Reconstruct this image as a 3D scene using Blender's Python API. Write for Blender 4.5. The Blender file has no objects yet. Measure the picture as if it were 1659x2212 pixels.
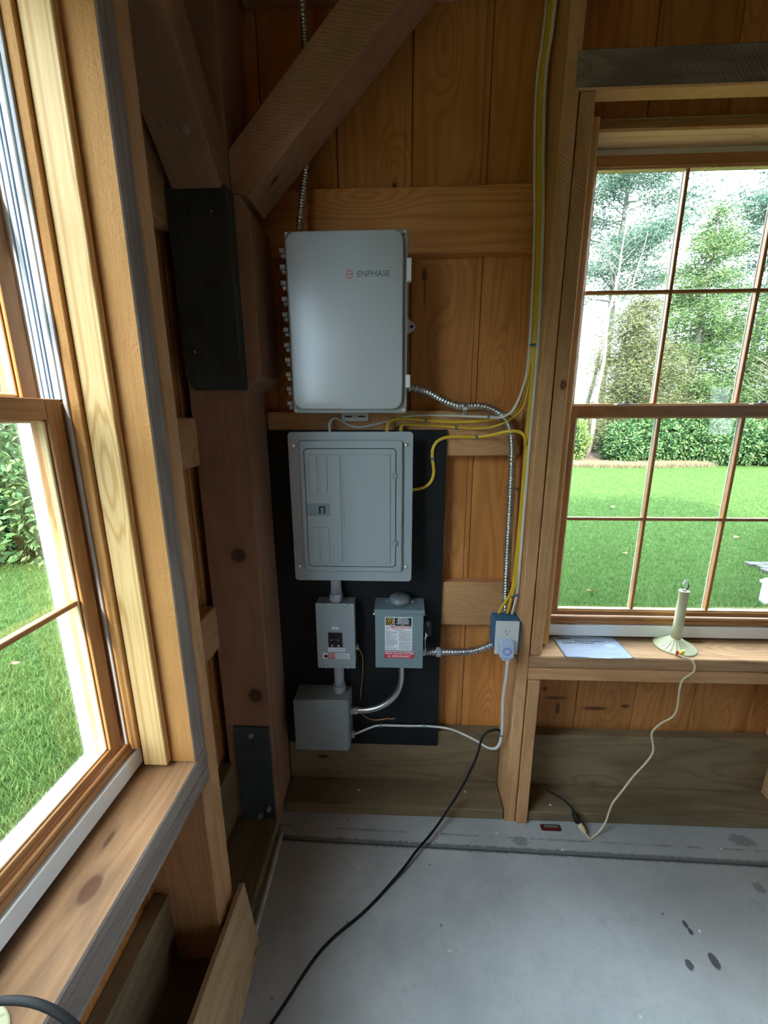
import bpy, bmesh, math, random
import numpy as np
from mathutils import Vector, Matrix, Euler
C = bpy.context.scene.collection
random.seed(7); rng = np.random.default_rng(11)

# ------------------------------------------------------------------ camera
sc = bpy.context.scene
cam = bpy.data.cameras.new('camera'); cam_o = bpy.data.objects.new('camera', cam); C.objects.link(cam_o)
YAW, PIT, ROL = 0.041374, 0.231454, -0.0035367
cyw, sy = math.cos(YAW), math.sin(YAW)
F = Vector((-sy*math.cos(PIT), cyw*math.cos(PIT), -math.sin(PIT)))
Rr = Vector((cyw, sy, 0)); U = Rr.cross(F)
r2 = math.cos(ROL)*Rr + math.sin(ROL)*U; u2 = -math.sin(ROL)*Rr + math.cos(ROL)*U
m = Matrix((r2, u2, -F)).transposed().to_4x4(); m.translation = (0, 0, 1.70)
cam_o.matrix_world = m
cam.sensor_fit = 'VERTICAL'; cam.sensor_height = 36.0; cam.lens = 874.06/2212*36.0
cam.clip_start = 0.02; cam.clip_end = 300
sc.camera = cam_o

# ------------------------------------------------------------------ world, sun, exposure
world = bpy.data.worlds.new('overcast_sky'); sc.world = world; world.use_nodes = True
wn = world.node_tree; wn.nodes.clear()
bg = wn.nodes.new('ShaderNodeBackground'); out = wn.nodes.new('ShaderNodeOutputWorld')
wtc = wn.nodes.new('ShaderNodeTexCoord'); wno = wn.nodes.new('ShaderNodeTexNoise'); wno.inputs['Scale'].default_value = 2.2
wno.inputs['Detail'].default_value = 4
wrp = wn.nodes.new('ShaderNodeValToRGB'); wrp.color_ramp.elements[0].color = (0.60, 0.80, 1.0, 1); wrp.color_ramp.elements[1].color = (.78, .91, 1, 1)
wrp.color_ramp.elements[0].position = 0.35; wrp.color_ramp.elements[1].position = 0.6
wn.links.new(wtc.outputs['Generated'], wno.inputs['Vector']); wn.links.new(wno.outputs['Fac'], wrp.inputs['Fac'])
wn.links.new(wrp.outputs['Color'], bg.inputs['Color']); bg.inputs['Strength'].default_value = 2.0
wn.links.new(bg.outputs[0], out.inputs[0])
sl = bpy.data.lights.new('sun', 'SUN'); sun = bpy.data.objects.new('sun', sl); C.objects.link(sun)
sl.energy = 2.6; sl.angle = math.radians(3); sl.color = (1.0, 0.93, 0.8)
sun.location = (2, -20, 14); sun.rotation_euler = Vector((0.12, 1.0, -0.56)).to_track_quat('-Z', 'Y').to_euler()
sc.view_settings.view_transform = 'Standard'; sc.view_settings.look = 'None'
sc.view_settings.gamma = 1.0; sc.view_settings.use_curve_mapping = False
sc.view_settings.exposure = 3.2
try:
    sc.cycles.max_bounces = 10; sc.cycles.diffuse_bounces = 6; sc.cycles.transparent_max_bounces = 24
    sc.cycles.caustics_reflective = False; sc.cycles.caustics_refractive = False
    sc.cycles.sample_clamp_indirect = 6
except Exception: pass

# ------------------------------------------------------------------ material helpers
def mat_new(name):
    m = bpy.data.materials.new(name); m.use_nodes = True
    nt = m.node_tree; b = nt.nodes['Principled BSDF']
    return m, nt, b
def N(nt, typ, **kw):
    n = nt.nodes.new(typ)
    for k, v in kw.items():
        if k in n.inputs: n.inputs[k].default_value = v
        else: setattr(n, k, v)
    return n
def math_n(nt, op, a, b=None, c=None, clamp=False):
    n = nt.nodes.new('ShaderNodeMath'); n.operation = op; n.use_clamp = clamp
    for i, v in enumerate((a, b, c)):
        if v is None: continue
        if isinstance(v, (int, float)): n.inputs[i].default_value = v
        else: nt.links.new(v, n.inputs[i])
    return n.outputs[0]
def mixc(nt, f, a, b, bt='MIX'):
    n = nt.nodes.new('ShaderNodeMix'); n.data_type = 'RGBA'; n.blend_type = bt
    for i, v in ((0, f), (6, a), (7, b)):
        if isinstance(v, (int, float)): n.inputs[i].default_value = v
        elif isinstance(v, tuple): n.inputs[i].default_value = v if len(v) == 4 else v + (1,)
        else: nt.links.new(v, n.inputs[i])
    return n.outputs[2]
def rampf(nt, v, p0, p1, smooth=True):
    n = nt.nodes.new('ShaderNodeMapRange'); n.interpolation_type = 'SMOOTHSTEP' if smooth else 'LINEAR'
    n.inputs[1].default_value = p0; n.inputs[2].default_value = p1
    nt.links.new(v, n.inputs[0]); return n.outputs[0]
def vecm(nt, op, a, b):
    n = nt.nodes.new('ShaderNodeVectorMath'); n.operation = op
    for i, v in enumerate((a, b)):
        if isinstance(v, tuple): n.inputs[i].default_value = v
        elif isinstance(v, (int, float)): n.inputs[i].default_value = (v, v, v)
        else: nt.links.new(v, n.inputs[i])
    return n.outputs[0]
def plain(name, col, rough=0.5, metal=0.0, bump=0.0, bscale=200, var=0.0, spec=0.5, coat=0):
    m, nt, b = mat_new(name)
    b.inputs['Roughness'].default_value = rough; b.inputs['Metallic'].default_value = metal
    b.inputs['Specular IOR Level'].default_value = spec
    if coat: b.inputs['Coat Weight'].default_value = coat
    tc = N(nt, 'ShaderNodeTexCoord')
    if var > 0:
        n = N(nt, 'ShaderNodeTexNoise', Scale=9.0, Detail=5.0); nt.links.new(tc.outputs['Object'], n.inputs['Vector'])
        d = tuple(c*(1-var) for c in col[:3]); l = tuple(min(1, c*(1+var)) for c in col[:3])
        nt.links.new(mixc(nt, rampf(nt, n.outputs['Fac'], .3, .7), d, l), b.inputs['Base Color'])
    else: b.inputs['Base Color'].default_value = tuple(col[:3]) + (1,)
    if bump > 0:
        n = N(nt, 'ShaderNodeTexNoise', Scale=float(bscale), Detail=2.0); nt.links.new(tc.outputs['Object'], n.inputs['Vector'])
        bp = N(nt, 'ShaderNodeBump', Strength=bump, Distance=0.002); nt.links.new(n.outputs['Fac'], bp.inputs['Height'])
        nt.links.new(bp.outputs[0], b.inputs['Normal'])
    return m
_wc = {}
def wood(kind, axis, knots=(), streaks=()):
    """procedural board: grain runs along the local axis; knots = [(a, b, ra, rb)] ellipses (along, across) in local metres"""
    key = (kind, axis, tuple(knots), tuple(streaks))
    if key in _wc: return _wc[key]
    P = WOODS[kind]
    m, nt, b = mat_new('wood_%s_%s' % (kind, axis)); L = nt.links
    tc = N(nt, 'ShaderNodeTexCoord'); oi = N(nt, 'ShaderNodeObjectInfo')
    rnd = oi.outputs['Random']
    sep = N(nt, 'ShaderNodeSeparateXYZ'); L.new(tc.outputs['Object'], sep.inputs[0])
    ax = {'X': 0, 'Y': 1, 'Z': 2}[axis]; oth = [i for i in range(3) if i != ax]
    a, c1, c2 = sep.outputs[ax], sep.outputs[oth[0]], sep.outputs[oth[1]]
    comb = N(nt, 'ShaderNodeCombineXYZ')          # x along, y,z across, shifted by the board's own random number
    L.new(math_n(nt, 'ADD', a, math_n(nt, 'MULTIPLY', rnd, 31.7)), comb.inputs[0])
    L.new(math_n(nt, 'ADD', c1, math_n(nt, 'MULTIPLY', rnd, 17.3)), comb.inputs[1])
    L.new(math_n(nt, 'ADD', c2, math_n(nt, 'MULTIPLY', rnd, 11.9)), comb.inputs[2])
    v = comb.outputs[0]
    # growth rings as contour lines of a stretched noise field, bent around knots
    n1 = N(nt, 'ShaderNodeTexNoise', Scale=1.0, Detail=1.5, Roughness=0.4)
    L.new(vecm(nt, 'MULTIPLY', v, (P.get('ls', 1.1), P.get('cs', 9), P.get('cs', 9))), n1.inputs['Vector'])
    vor = N(nt, 'ShaderNodeTexVoronoi', Scale=1.0); L.new(vecm(nt, 'MULTIPLY', v, (1.9, 5.5, 5.5)), vor.inputs['Vector'])
    kd = vor.outputs['Distance']
    ksize = P.get('knot', 0.10)
    field = math_n(nt, 'ADD', n1.outputs['Fac'], math_n(nt, 'MULTIPLY', rampf(nt, kd, 0.45, 0.0), 0.35))
    saw = math_n(nt, 'PINGPONG', math_n(nt, 'MULTIPLY', field, P.get('rings', 26)), 1.0)
    ring = rampf(nt, saw, 0.35, 1.0)
    n2 = N(nt, 'ShaderNodeTexNoise', Scale=1.0, Detail=3.0, Roughness=0.6)
    L.new(vecm(nt, 'MULTIPLY', v, (7, 260, 260)), n2.inputs['Vector'])
    n3 = N(nt, 'ShaderNodeTexNoise', Scale=1.0, Detail=3.0); L.new(vecm(nt, 'MULTIPLY', v, (2.2, 6, 6)), n3.inputs['Vector'])
    col = mixc(nt, math_n(nt, 'MULTIPLY', ring, P.get('ringmix', .65)), P['light'], P['dark'])
    col = mixc(nt, rampf(nt, n2.outputs['Fac'], 0.35, 0.75), col, mixc(nt, 0.5, col, P['dark']))
    col = mixc(nt, math_n(nt, 'MULTIPLY', rampf(nt, n3.outputs['Fac'], 0.42, 0.72), P.get('blot', .5)), col, P['stain'])
    tone = math_n(nt, 'ADD', math_n(nt, 'MULTIPLY', rnd, P.get('tone', .35)), 1.0 - P.get('tone', .35)/2)
    hs = N(nt, 'ShaderNodeHueSaturation'); L.new(tone, hs.inputs['Value']); L.new(col, hs.inputs['Color'])
    col = hs.outputs[0]
    kmask = rampf(nt, kd, ksize, ksize*0.55)
    kring = math_n(nt, 'MULTIPLY', rampf(nt, kd, ksize*2.2, ksize), 0.35)
    kc = P.get('knotc', (0.09, 0.035, 0.015))
    col = mixc(nt, kring, col, P['stain']); col = mixc(nt, kmask, col, kc)
    for (ka, kb, ra, rb) in knots:
        # c-th across coordinate chosen by caller through sign of rb (negative: second across axis)
        cc = c1 if rb > 0 else c2; rb = abs(rb)
        da = math_n(nt, 'DIVIDE', math_n(nt, 'SUBTRACT', a, ka), ra); db = math_n(nt, 'DIVIDE', math_n(nt, 'SUBTRACT', cc, kb), rb)
        dd = math_n(nt, 'SQRT', math_n(nt, 'ADD', math_n(nt, 'MULTIPLY', da, da), math_n(nt, 'MULTIPLY', db, db)))
        dd = math_n(nt, 'ADD', dd, math_n(nt, 'MULTIPLY', math_n(nt, 'SUBTRACT', n3.outputs['Fac'], .5), 1.3))
        col = mixc(nt, math_n(nt, 'MULTIPLY', rampf(nt, dd, 2.2, 0.9), .4), col, P['stain'])
        col = mixc(nt, math_n(nt, 'MULTIPLY', rampf(nt, dd, 1.1, 0.7), P.get('kmix', .85)), col, kc)
    h = math_n(nt, 'MULTIPLY', n2.outputs['Fac'], 0.6)
    if P.get('saw', 0):
        n4 = N(nt, 'ShaderNodeTexWave', Scale=1.0, Distortion=7.0, Detail=2.0, bands_direction='X')
        n4.inputs['Detail Scale'].default_value = 1.5
        ang = P.get('sawang', .7)
        cw = N(nt, 'ShaderNodeCombineXYZ')
        L.new(math_n(nt, 'MULTIPLY', math_n(nt, 'ADD', math_n(nt, 'ADD', a, math_n(nt, 'MULTIPLY', c1, ang)), math_n(nt, 'MULTIPLY', c2, ang)), P.get('sawf', 28)), cw.inputs[0])
        L.new(math_n(nt, 'MULTIPLY', c1, 6), cw.inputs[1]); L.new(math_n(nt, 'MULTIPLY', c2, 6), cw.inputs[2])
        L.new(cw.outputs[0], n4.inputs['Vector'])
        w = rampf(nt, n4.outputs['Fac'], 0.3, 0.9)
        h = math_n(nt, 'ADD', h, math_n(nt, 'MULTIPLY', w, P['saw']))
        col = mixc(nt, math_n(nt, 'MULTIPLY', w, 0.14*P['saw']), col, P.get('sawc', P['light']))
    n5 = N(nt, 'ShaderNodeTexNoise', Scale=P.get('rs', 90.0), Detail=4.0); L.new(tc.outputs['Object'], n5.inputs['Vector'])
    h = math_n(nt, 'ADD', h, math_n(nt, 'MULTIPLY', n5.outputs['Fac'], P.get('rough', .5)))
    bp = N(nt, 'ShaderNodeBump', Strength=P.get('bump', .35), Distance=0.0025); L.new(h, bp.inputs['Height'])
    L.new(bp.outputs[0], b.inputs['Normal']); L.new(col, b.inputs['Base Color'])
    b.inputs['Roughness'].default_value = P.get('gloss', .75); b.inputs['Specular IOR Level'].default_value = .3
    _wc[key] = m; return m
WOODS = {
 'siding': dict(light=(.62, .275, .085), dark=(.43, .165, .040), stain=(.37, .13, .03), tone=.46, knot=.05, rings=22, cs=7, ls=.6, bump=.18, gloss=.55, rough=.2),
 'timber': dict(light=(.66, .375, .18), dark=(.50, .255, .105), stain=(.43, .215, .09), tone=.18, knot=.06, rings=18, saw=.6, bump=.42, rough=.9, gloss=.85, ringmix=.5, sawc=(.68, .42, .22)),
 'beam': dict(light=(.42, .24, .14), dark=(.32, .165, .09), stain=(.24, .125, .07), tone=.2, knot=.055, rings=14, saw=.5, bump=.4, rough=.9, gloss=.85, ringmix=.5),
 'treated': dict(light=(.27, .20, .115), dark=(.18, .13, .07), stain=(.11, .08, .045), tone=.2, knot=.06, rings=12, bump=.3, rough=.5, gloss=.8, knotc=(.05, .03, .015)),
 'treated_dark': dict(light=(.06, .062, .052), dark=(.036, .038, .032), stain=(.022, .022, .02), tone=.1, knot=.05, rings=12, bump=.3, rough=.5, gloss=.8, knotc=(.01, .01, .01)),
 'weathered': dict(light=(.34, .27, .23), dark=(.20, .15, .125), stain=(.14, .10, .085), tone=.15, knot=.04, rings=14, saw=.4, bump=.4, rough=1.0, gloss=.9, cs=14),
 'post': dict(light=(.42, .23, .14), dark=(.32, .16, .09), stain=(.24, .115, .065), tone=.1, knot=.05, rings=10, saw=.4, bump=.4, rough=.9, gloss=.85, ringmix=.5, knotc=(.05,.02,.012)),
 'mid_brown': dict(light=(.44, .215, .085), dark=(.32, .14, .05), stain=(.30, .13, .05), tone=.1, knot=.0, rings=20, bump=.06, rough=.1, gloss=.35, cs=16, blot=.2),  # sash wood, a darker brown than the pine beads
 'pine': dict(light=(.80, .60, .34), dark=(.62, .40, .18), stain=(.74, .52, .28), tone=.06, knot=.0, rings=34, bump=.06, rough=.1, gloss=.5, cs=9, ls=.07, blot=.15, ringmix=.85),
 'jamb': dict(light=(.52, .255, .08), dark=(.40, .175, .05), stain=(.38, .165, .05), tone=.06, knot=.0, rings=14, saw=.15, bump=.45, rough=2.2, rs=140., gloss=.7, blot=.3, ringmix=.3),
 'sill': dict(light=(.53, .32, .17), dark=(.38, .20, .10), stain=(.19, .115, .065), tone=.05, knot=.05, rings=20, saw=.0, bump=.45, rough=1.2, gloss=.8, blot=.9, rs=60.),
  'stop': dict(light=(.80, .55, .25), dark=(.60, .33, .11), stain=(.72, .46, .2), tone=.02, knot=.0, rings=16, bump=.06, rough=.1, gloss=.5, cs=26, ls=.03, blot=.1, ringmix=.95),
 'sill_dark': dict(light=(.40, .215, .105), dark=(.27, .135, .06), stain=(.12, .065, .035), tone=.05, knot=.07, rings=20, saw=.0, bump=.55, rough=1.4, gloss=.8, blot=1.0, rs=60., cs=12),
 'plank': dict(light=(.58, .41, .23), dark=(.46, .29, .14), stain=(.40, .26, .13), tone=.1, knot=.05, rings=16, bump=.2, rough=.4, gloss=.7),
 'bark': dict(light=(.17, .15, .13), dark=(.09, .075, .065), stain=(.07, .06, .05), tone=.3, knot=.0, rings=10, bump=.6, rough=1., gloss=.95),
}

# ------------------------------------------------------------------ object helpers
def tag(o, label=None, cat=None, group=None, kind=None):
    if label: o['label'] = label
    if cat: o['category'] = cat
    if group: o['group'] = group
    if kind: o['kind'] = kind
    return o
_wl = {}
def wloc(o):
    return _wl.get(o.name, Vector((0, 0, 0)))
def link(o, loc, parent=None):
    loc = Vector(loc); C.objects.link(o)
    if parent is not None:
        o.parent = parent; o.location = loc - wloc(parent)
    else: o.location = loc
    _wl[o.name] = loc
    return o
def empty(name, loc, parent=None):
    o = bpy.data.objects.new(name, None); o.empty_display_size = .05
    return link(o, loc, parent)
def mesh_obj(name, bm, m, loc=(0, 0, 0), parent=None, smooth=False, rot=None):
    me = bpy.data.meshes.new(name); bm.normal_update(); bm.to_mesh(me); bm.free()
    if isinstance(m, (list, tuple)):
        for k in m: me.materials.append(k)
    else: me.materials.append(m)
    if smooth:
        for p in me.polygons: p.use_smooth = True
    o = bpy.data.objects.new(name, me)
    link(o, loc, parent)
    if rot is not None: o.rotation_euler = rot
    return o
def bev(bm, w, seg=1, ang=0.5):
    if w <= 0: return
    es = [e for e in bm.edges if len(e.link_faces) == 2 and e.calc_face_angle(0) > ang]
    bmesh.ops.bevel(bm, geom=es, offset=w, segments=seg, affect='EDGES', profile=.5, clamp_overlap=True)
def bm_box(bm, x0, x1, y0, y1, z0, z1):
    r = bmesh.ops.create_cube(bm, size=1)
    for v in r['verts']:
        v.co = Vector(((x0+x1)/2 + v.co.x*(x1-x0), (y0+y1)/2 + v.co.y*(y1-y0), (z0+z1)/2 + v.co.z*(z1-z0)))
    return r['verts']
def box(name, x, y, z, m, parent=None, bw=.002, seg=1, wob=0.0):
    x0, x1 = sorted(x); y0, y1 = sorted(y); z0, z1 = sorted(z)
    c = Vector(((x0+x1)/2, (y0+y1)/2, (z0+z1)/2))
    bm = bmesh.new(); bm_box(bm, x0-c.x, x1-c.x, y0-c.y, y1-c.y, z0-c.z, z1-c.z)
    if wob:
        L = max(range(3), key=lambda i: (x1-x0, y1-y0, z1-z0)[i])
        for k in range(10):
            t = -0.5 + (k+1)/11; n = Vector((0, 0, 0)); n[L] = 1; p = Vector((0, 0, 0)); p[L] = t*(x1-x0, y1-y0, z1-z0)[L]
            bmesh.ops.bisect_plane(bm, geom=bm.verts[:]+bm.edges[:]+bm.faces[:], plane_co=p, plane_no=n)
    bev(bm, bw, seg)
    if wob:
        rr = random.Random(name + str(round(c.x*1000)) + str(round(c.z*1000)))
        ph = [rr.random()*6 for _ in range(6)]
        for v in bm.verts:
            q = v.co[L]
            for i in range(3):
                if i != L: v.co[i] += wob*(math.sin(q*7+ph[i]) + .6*math.sin(q*23+ph[i+3]))*(1 if v.co[i] > 0 else -.7)*.5
    return mesh_obj(name, bm, m, c, parent)
def prism(name, pts, axis, a0, a1, m, parent=None, bw=0, seg=1, smooth=False):
    """pts: polygon in the two other axes (in order x<y<z without axis), extruded from a0 to a1"""
    bm = bmesh.new()
    def mk(p, a):
        l = list(p); l.insert('xyz'.index(axis), a); return bm.verts.new(l)
    cx = sum(p[0] for p in pts)/len(pts); cy = sum(p[1] for p in pts)/len(pts); ca = (a0+a1)/2
    q = [(p[0]-cx, p[1]-cy) for p in pts]
    A = [mk(p, a0-ca) for p in q]; B = [mk(p, a1-ca) for p in q]
    n = len(q); bm.faces.new(A); bm.faces.new(B[::-1])
    for i in range(n): bm.faces.new((A[i], B[i], B[(i+1) % n], A[(i+1) % n]))
    bmesh.ops.recalc_face_normals(bm, faces=bm.faces[:])
    bev(bm, bw, seg)
    l = [cx, cy]; l.insert('xyz'.index(axis), ca)
    return mesh_obj(name, bm, m, l, parent, smooth)
def rrect(x0, x1, z0, z1, r, n=6):
    pts = []
    for cx, cz, a in ((x1-r, z1-r, 0), (x0+r, z1-r, 90), (x0+r, z0+r, 180), (x1-r, z0+r, 270)):
        for k in range(n+1):
            t = math.radians(a + 90*k/n); pts.append((cx + r*math.cos(t), cz + r*math.sin(t)))
    return pts
def rplate(name, x, z, r, y0, y1, m, parent=None, bw=.002, seg=2):
    return prism(name, rrect(x[0], x[1], z[0], z[1], r), 'y', y0, y1, m, parent, bw, seg)
def spline(pts, step=.01):
    P = [Vector(p) for p in pts]; P = [P[0]*2-P[1]] + P + [P[-1]*2-P[-2]]
    res = []
    for i in range(1, len(P)-2):
        p0, p1, p2, p3 = P[i-1:i+3]; n = max(2, int((p2-p1).length/step))
        for k in range(n):
            t = k/n
            res.append(.5*((2*p1)+(p2-p0)*t+(2*p0-5*p1+4*p2-p3)*t*t+(3*p1-p0-3*p2+p3)*t**3))
    res.append(P[-2].copy()); return res
def tube_bm(bm, path, rad, seg=8, flat=1.0, up=Vector((0, -1, 0)), rfun=None, taper=None):
    rings = []; n = len(path); nn = None
    for i, p in enumerate(path):
        t = (path[min(i+1, n-1)] - path[max(i-1, 0)]).normalized()
        if nn is None:
            nn = up - t*up.dot(t)
            if nn.length < 1e-4: nn = Vector((1, 0, 0)) - t*t.x
        else: nn = nn - t*nn.dot(t)
        nn.normalize(); bb = t.cross(nn)
        r = rad if rfun is None else rfun(i)
        if taper: r = rad + (taper-rad)*i/(n-1)
        rings.append([bm.verts.new(p + nn*(math.cos(a)*r*flat) + bb*(math.sin(a)*r)) for a in [2*math.pi*k/seg for k in range(seg)]])
    for A, B in zip(rings, rings[1:]):
        for k in range(seg): bm.faces.new((A[k], A[(k+1) % seg], B[(k+1) % seg], B[k]))
    bm.faces.new(rings[0][::-1]); bm.faces.new(rings[-1])
def tube(name, pts, rad, m, parent=None, seg=10, step=.012, flat=1.0, smooth=True, raw=False, rfun=None, taper=None, up=Vector((0, -1, 0))):
    path = [Vector(p) for p in pts] if raw else spline(pts, step)
    c = path[0].copy(); path = [p-c for p in path]
    bm = bmesh.new(); tube_bm(bm, path, rad, seg, flat, up, rfun, taper)
    bmesh.ops.recalc_face_normals(bm, faces=bm.faces[:])
    return mesh_obj(name, bm, m, c, parent, smooth)
def cyl(name, p0, p1, r, m, parent=None, seg=20, bw=.0008, r1=None):
    p0, p1 = Vector(p0), Vector(p1); d = p1-p0; c = (p0+p1)/2
    bm = bmesh.new(); bmesh.ops.create_cone(bm, cap_ends=True, segments=seg, radius1=r, radius2=r if r1 is None else r1, depth=d.length)
    bev(bm, bw, 2, 1.0)
    q = d.to_track_quat('Z', 'Y').to_matrix().to_4x4(); bm.transform(q)
    o = mesh_obj(name, bm, m, c, parent, smooth=False)
    for p in o.data.polygons: p.use_smooth = len(p.vertices) == 4
    return o
def lathe(name, prof, m, loc, parent=None, seg=32, rot=None, smooth=True, mod=None):
    bm = bmesh.new(); rings = []
    for r, z in prof:
        rings.append([bm.verts.new(((r*(1+(mod(k, z) if mod else 0)))*math.cos(2*math.pi*k/seg), (r*(1+(mod(k, z) if mod else 0)))*math.sin(2*math.pi*k/seg), z)) for k in range(seg)])
    for A, B in zip(rings, rings[1:]):
        for k in range(seg): bm.faces.new((A[k], A[(k+1) % seg], B[(k+1) % seg], B[k]))
    bm.faces.new(rings[0][::-1]); bm.faces.new(rings[-1])
    bmesh.ops.recalc_face_normals(bm, faces=bm.faces[:])
    if rot is not None: bm.transform(rot.to_4x4())
    return mesh_obj(name, bm, m, loc, parent, smooth)
FRONT = Euler((math.pi/2, 0, 0))                      # turns +Z to -Y (facing the room)
def text(name, s, size, loc, m, parent=None, rot=FRONT, align='CENTER', sx=1.0, bold=0.0, depth=.0002, space=1.0):
    cu = bpy.data.curves.new(name, 'FONT'); cu.body = s; cu.size = size; cu.align_x = align; cu.align_y = 'CENTER'
    cu.extrude = depth; cu.offset = bold; cu.space_line = space; cu.resolution_u = 3
    t = bpy.data.objects.new('tmp', cu); C.objects.link(t)
    dg = bpy.context.evaluated_depsgraph_get(); me = bpy.data.meshes.new_from_object(t.evaluated_get(dg))
    bpy.data.objects.remove(t); me.name = name; me.materials.clear(); me.materials.append(m)
    me.transform(Matrix.Diagonal((sx, 1, 1, 1))); me.transform(rot.to_matrix().to_4x4())
    o = bpy.data.objects.new(name, me); return link(o, loc, parent)
def screw(name, loc, r, m, parent, normal=(0, -1, 0)):
    k = 'screw%.4f' % r
    if k not in _sc:
        bm = bmesh.new()
        prof = [(r, 0), (r, r*.25), (r*.85, r*.5), (r*.5, r*.66), (0.0001, r*.7)]
        rings = [[bm.verts.new((q*math.cos(2*math.pi*i/14), q*math.sin(2*math.pi*i/14), z)) for i in range(14)] for q, z in prof]
        for A, B in zip(rings, rings[1:]):
            for i in range(14): bm.faces.new((A[i], A[(i+1) % 14], B[(i+1) % 14], B[i]))
        bm_box(bm, -r*.62, r*.62, -r*.1, r*.1, r*.45, r*.74); bm_box(bm, -r*.1, r*.1, -r*.62, r*.62, r*.45, r*.74)
        me = bpy.data.meshes.new('screw'); bm.to_mesh(me); bm.free(); me.materials.append(m); _sc[k] = me
    o = bpy.data.objects.new(name, _sc[k]); link(o, loc, parent)
    o.rotation_euler = Vector(normal).to_track_quat('Z', 'Y').to_euler(); return o
_sc = {}

# ------------------------------------------------------------------ plain materials
M = {}
M['enclosure'] = plain('light_grey_plastic', (.44, .48, .50), .30, bump=.10, bscale=16, spec=1.0)
M['enclosure_body'] = plain('grey_plastic', (.33, .34, .34), .4, spec=.5)
M['white_plastic'] = plain('white_plastic', (.72, .73, .72), .4)
M['panel'] = plain('painted_steel_grey', (.33, .38, .40), .38, bump=.06, bscale=500, spec=.5)
M['steel_grey'] = plain('enamel_grey', (.25, .275, .275), .42, bump=.05, bscale=500)
M['steel_dark'] = plain('enamel_dark_grey', (.25, .285, .29), .42, bump=.04, bscale=500)
M['steel_blue'] = plain('enamel_blue_grey', (.19, .26, .285), .40, bump=.05, bscale=500)
M['hub'] = plain('hub_grey', (.17, .20, .23), .35)
M['zinc'] = plain('zinc_plated', (.72, .73, .72), .28, metal=1.0, var=.1)
M['galv'] = plain('galvanised', (.60, .62, .62), .34, metal=1.0, var=.15, bump=.1, bscale=80)
M['bracket'] = plain('powder_coated_bracket', (.08, .10, .11), .45, metal=.3, var=.2)
M['pvc'] = plain('grey_pvc', (.33, .36, .39), .45, var=.06)
M['black_paint'] = plain('black_painted_plywood', (.0045, .006, .009), .55, bump=.15, bscale=60, var=.25, spec=.35)
M['black'] = plain('black_plastic', (.012, .012, .013), .35)
M['black_rubber'] = plain('black_rubber', (.008, .008, .009), .6, spec=.3)
M['yellow'] = plain('yellow_jacket', (.78, .52, .04), .42, var=.06)
M['white_cable'] = plain('white_jacket', (.74, .72, .70), .45, var=.05)
M['copper'] = plain('copper', (.62, .28, .15), .35, metal=1.0, var=.2)
M['blue_box'] = plain('blue_box_plastic', (.035, .16, .33), .45)
M['staple'] = plain('blue_staple', (.06, .17, .28), .5)
M['plate'] = plain('wall_plate_plastic', (.70, .71, .68), .35)
M['plug'] = plain('pale_blue_plastic', (.52, .62, .82), .35)
M['blue_ring'] = plain('blue_print', (.12, .15, .62), .4)
M['sticker'] = plain('white_sticker', (.78, .82, .86), .45)
M['ink'] = plain('black_ink', (.012, .012, .014), .5)
M['grey_ink'] = plain('grey_ink', (.28, .30, .34), .6)
M['logo_grey'] = plain('logo_grey_ink', (.13, .14, .15), .5)
M['red'] = plain('red_sticker', (.62, .02, .045), .4)
M['pink'] = plain('faded_red_print', (.62, .20, .22), .5)
M['orange_red'] = plain('orange_red_print', (.62, .12, .08), .5)
M['gold'] = plain('yellow_print', (.80, .52, .05), .45)
M['ivory'] = plain('ivory_plastic', (.56, .56, .36), .42, var=.04)
M['ivory_cord'] = plain('ivory_cord_plastic', (.72, .62, .42), .45)
M['ivory_plug'] = plain('yellowed_plug_plastic', (.70, .60, .34), .45)
M['red_plastic'] = plain('red_plastic', (.70, .05, .05), .4)
M['yellow_plastic'] = plain('yellow_plastic', (.85, .70, .08), .4)
M['white_paint'] = plain('white_vinyl', (.78, .82, .84), .4)
M['grey_vinyl'] = plain('grey_vinyl', (.42, .41, .42), .5)
M['lead'] = plain('dark_line_vinyl', (.10, .16, .26), .6)
M['paper'] = plain('paper', (.62, .70, .88), .8)
M['paper_shade'] = plain('paper_print', (.40, .48, .68), .8)
M['foam'] = plain('foam_strip', (.62, .62, .60), .8, var=.15)
M['cavity'] = plain('black_cavity', (.006, .006, .006), .8)
M['stone'] = plain('patio_stone', (.050, .042, .037), .8, bump=.3, bscale=40, var=.2)
M['leaf_brown'] = plain('dry_leaf', (.26, .15, .09), .7, var=.2)
def glass_mat(name, tint=(1, 1, 1), refl=.04, rough=0.0):
    m = bpy.data.materials.new(name); m.use_nodes = True; nt = m.node_tree; nt.nodes.clear()
    o = N(nt, 'ShaderNodeOutputMaterial'); tr = N(nt, 'ShaderNodeBsdfTransparent'); gl = N(nt, 'ShaderNodeBsdfGlossy')
    tr.inputs['Color'].default_value = tint + (1,); gl.inputs['Roughness'].default_value = rough
    lw = N(nt, 'ShaderNodeFresnel', IOR=1.45); mx = N(nt, 'ShaderNodeMixShader')
    nt.links.new(math_n(nt, 'MULTIPLY', lw.outputs[0], refl/.04), mx.inputs[0]); nt.links.new(tr.outputs[0], mx.inputs[1]); nt.links.new(gl.outputs[0], mx.inputs[2])
    nt.links.new(mx.outputs[0], o.inputs[0]); return m
M['glass'] = glass_mat('window_glass', (.97, .99, .98), .008)
M['bulb'] = glass_mat('bulb_glass', (.93, .96, .96), .10, .05)
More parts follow.
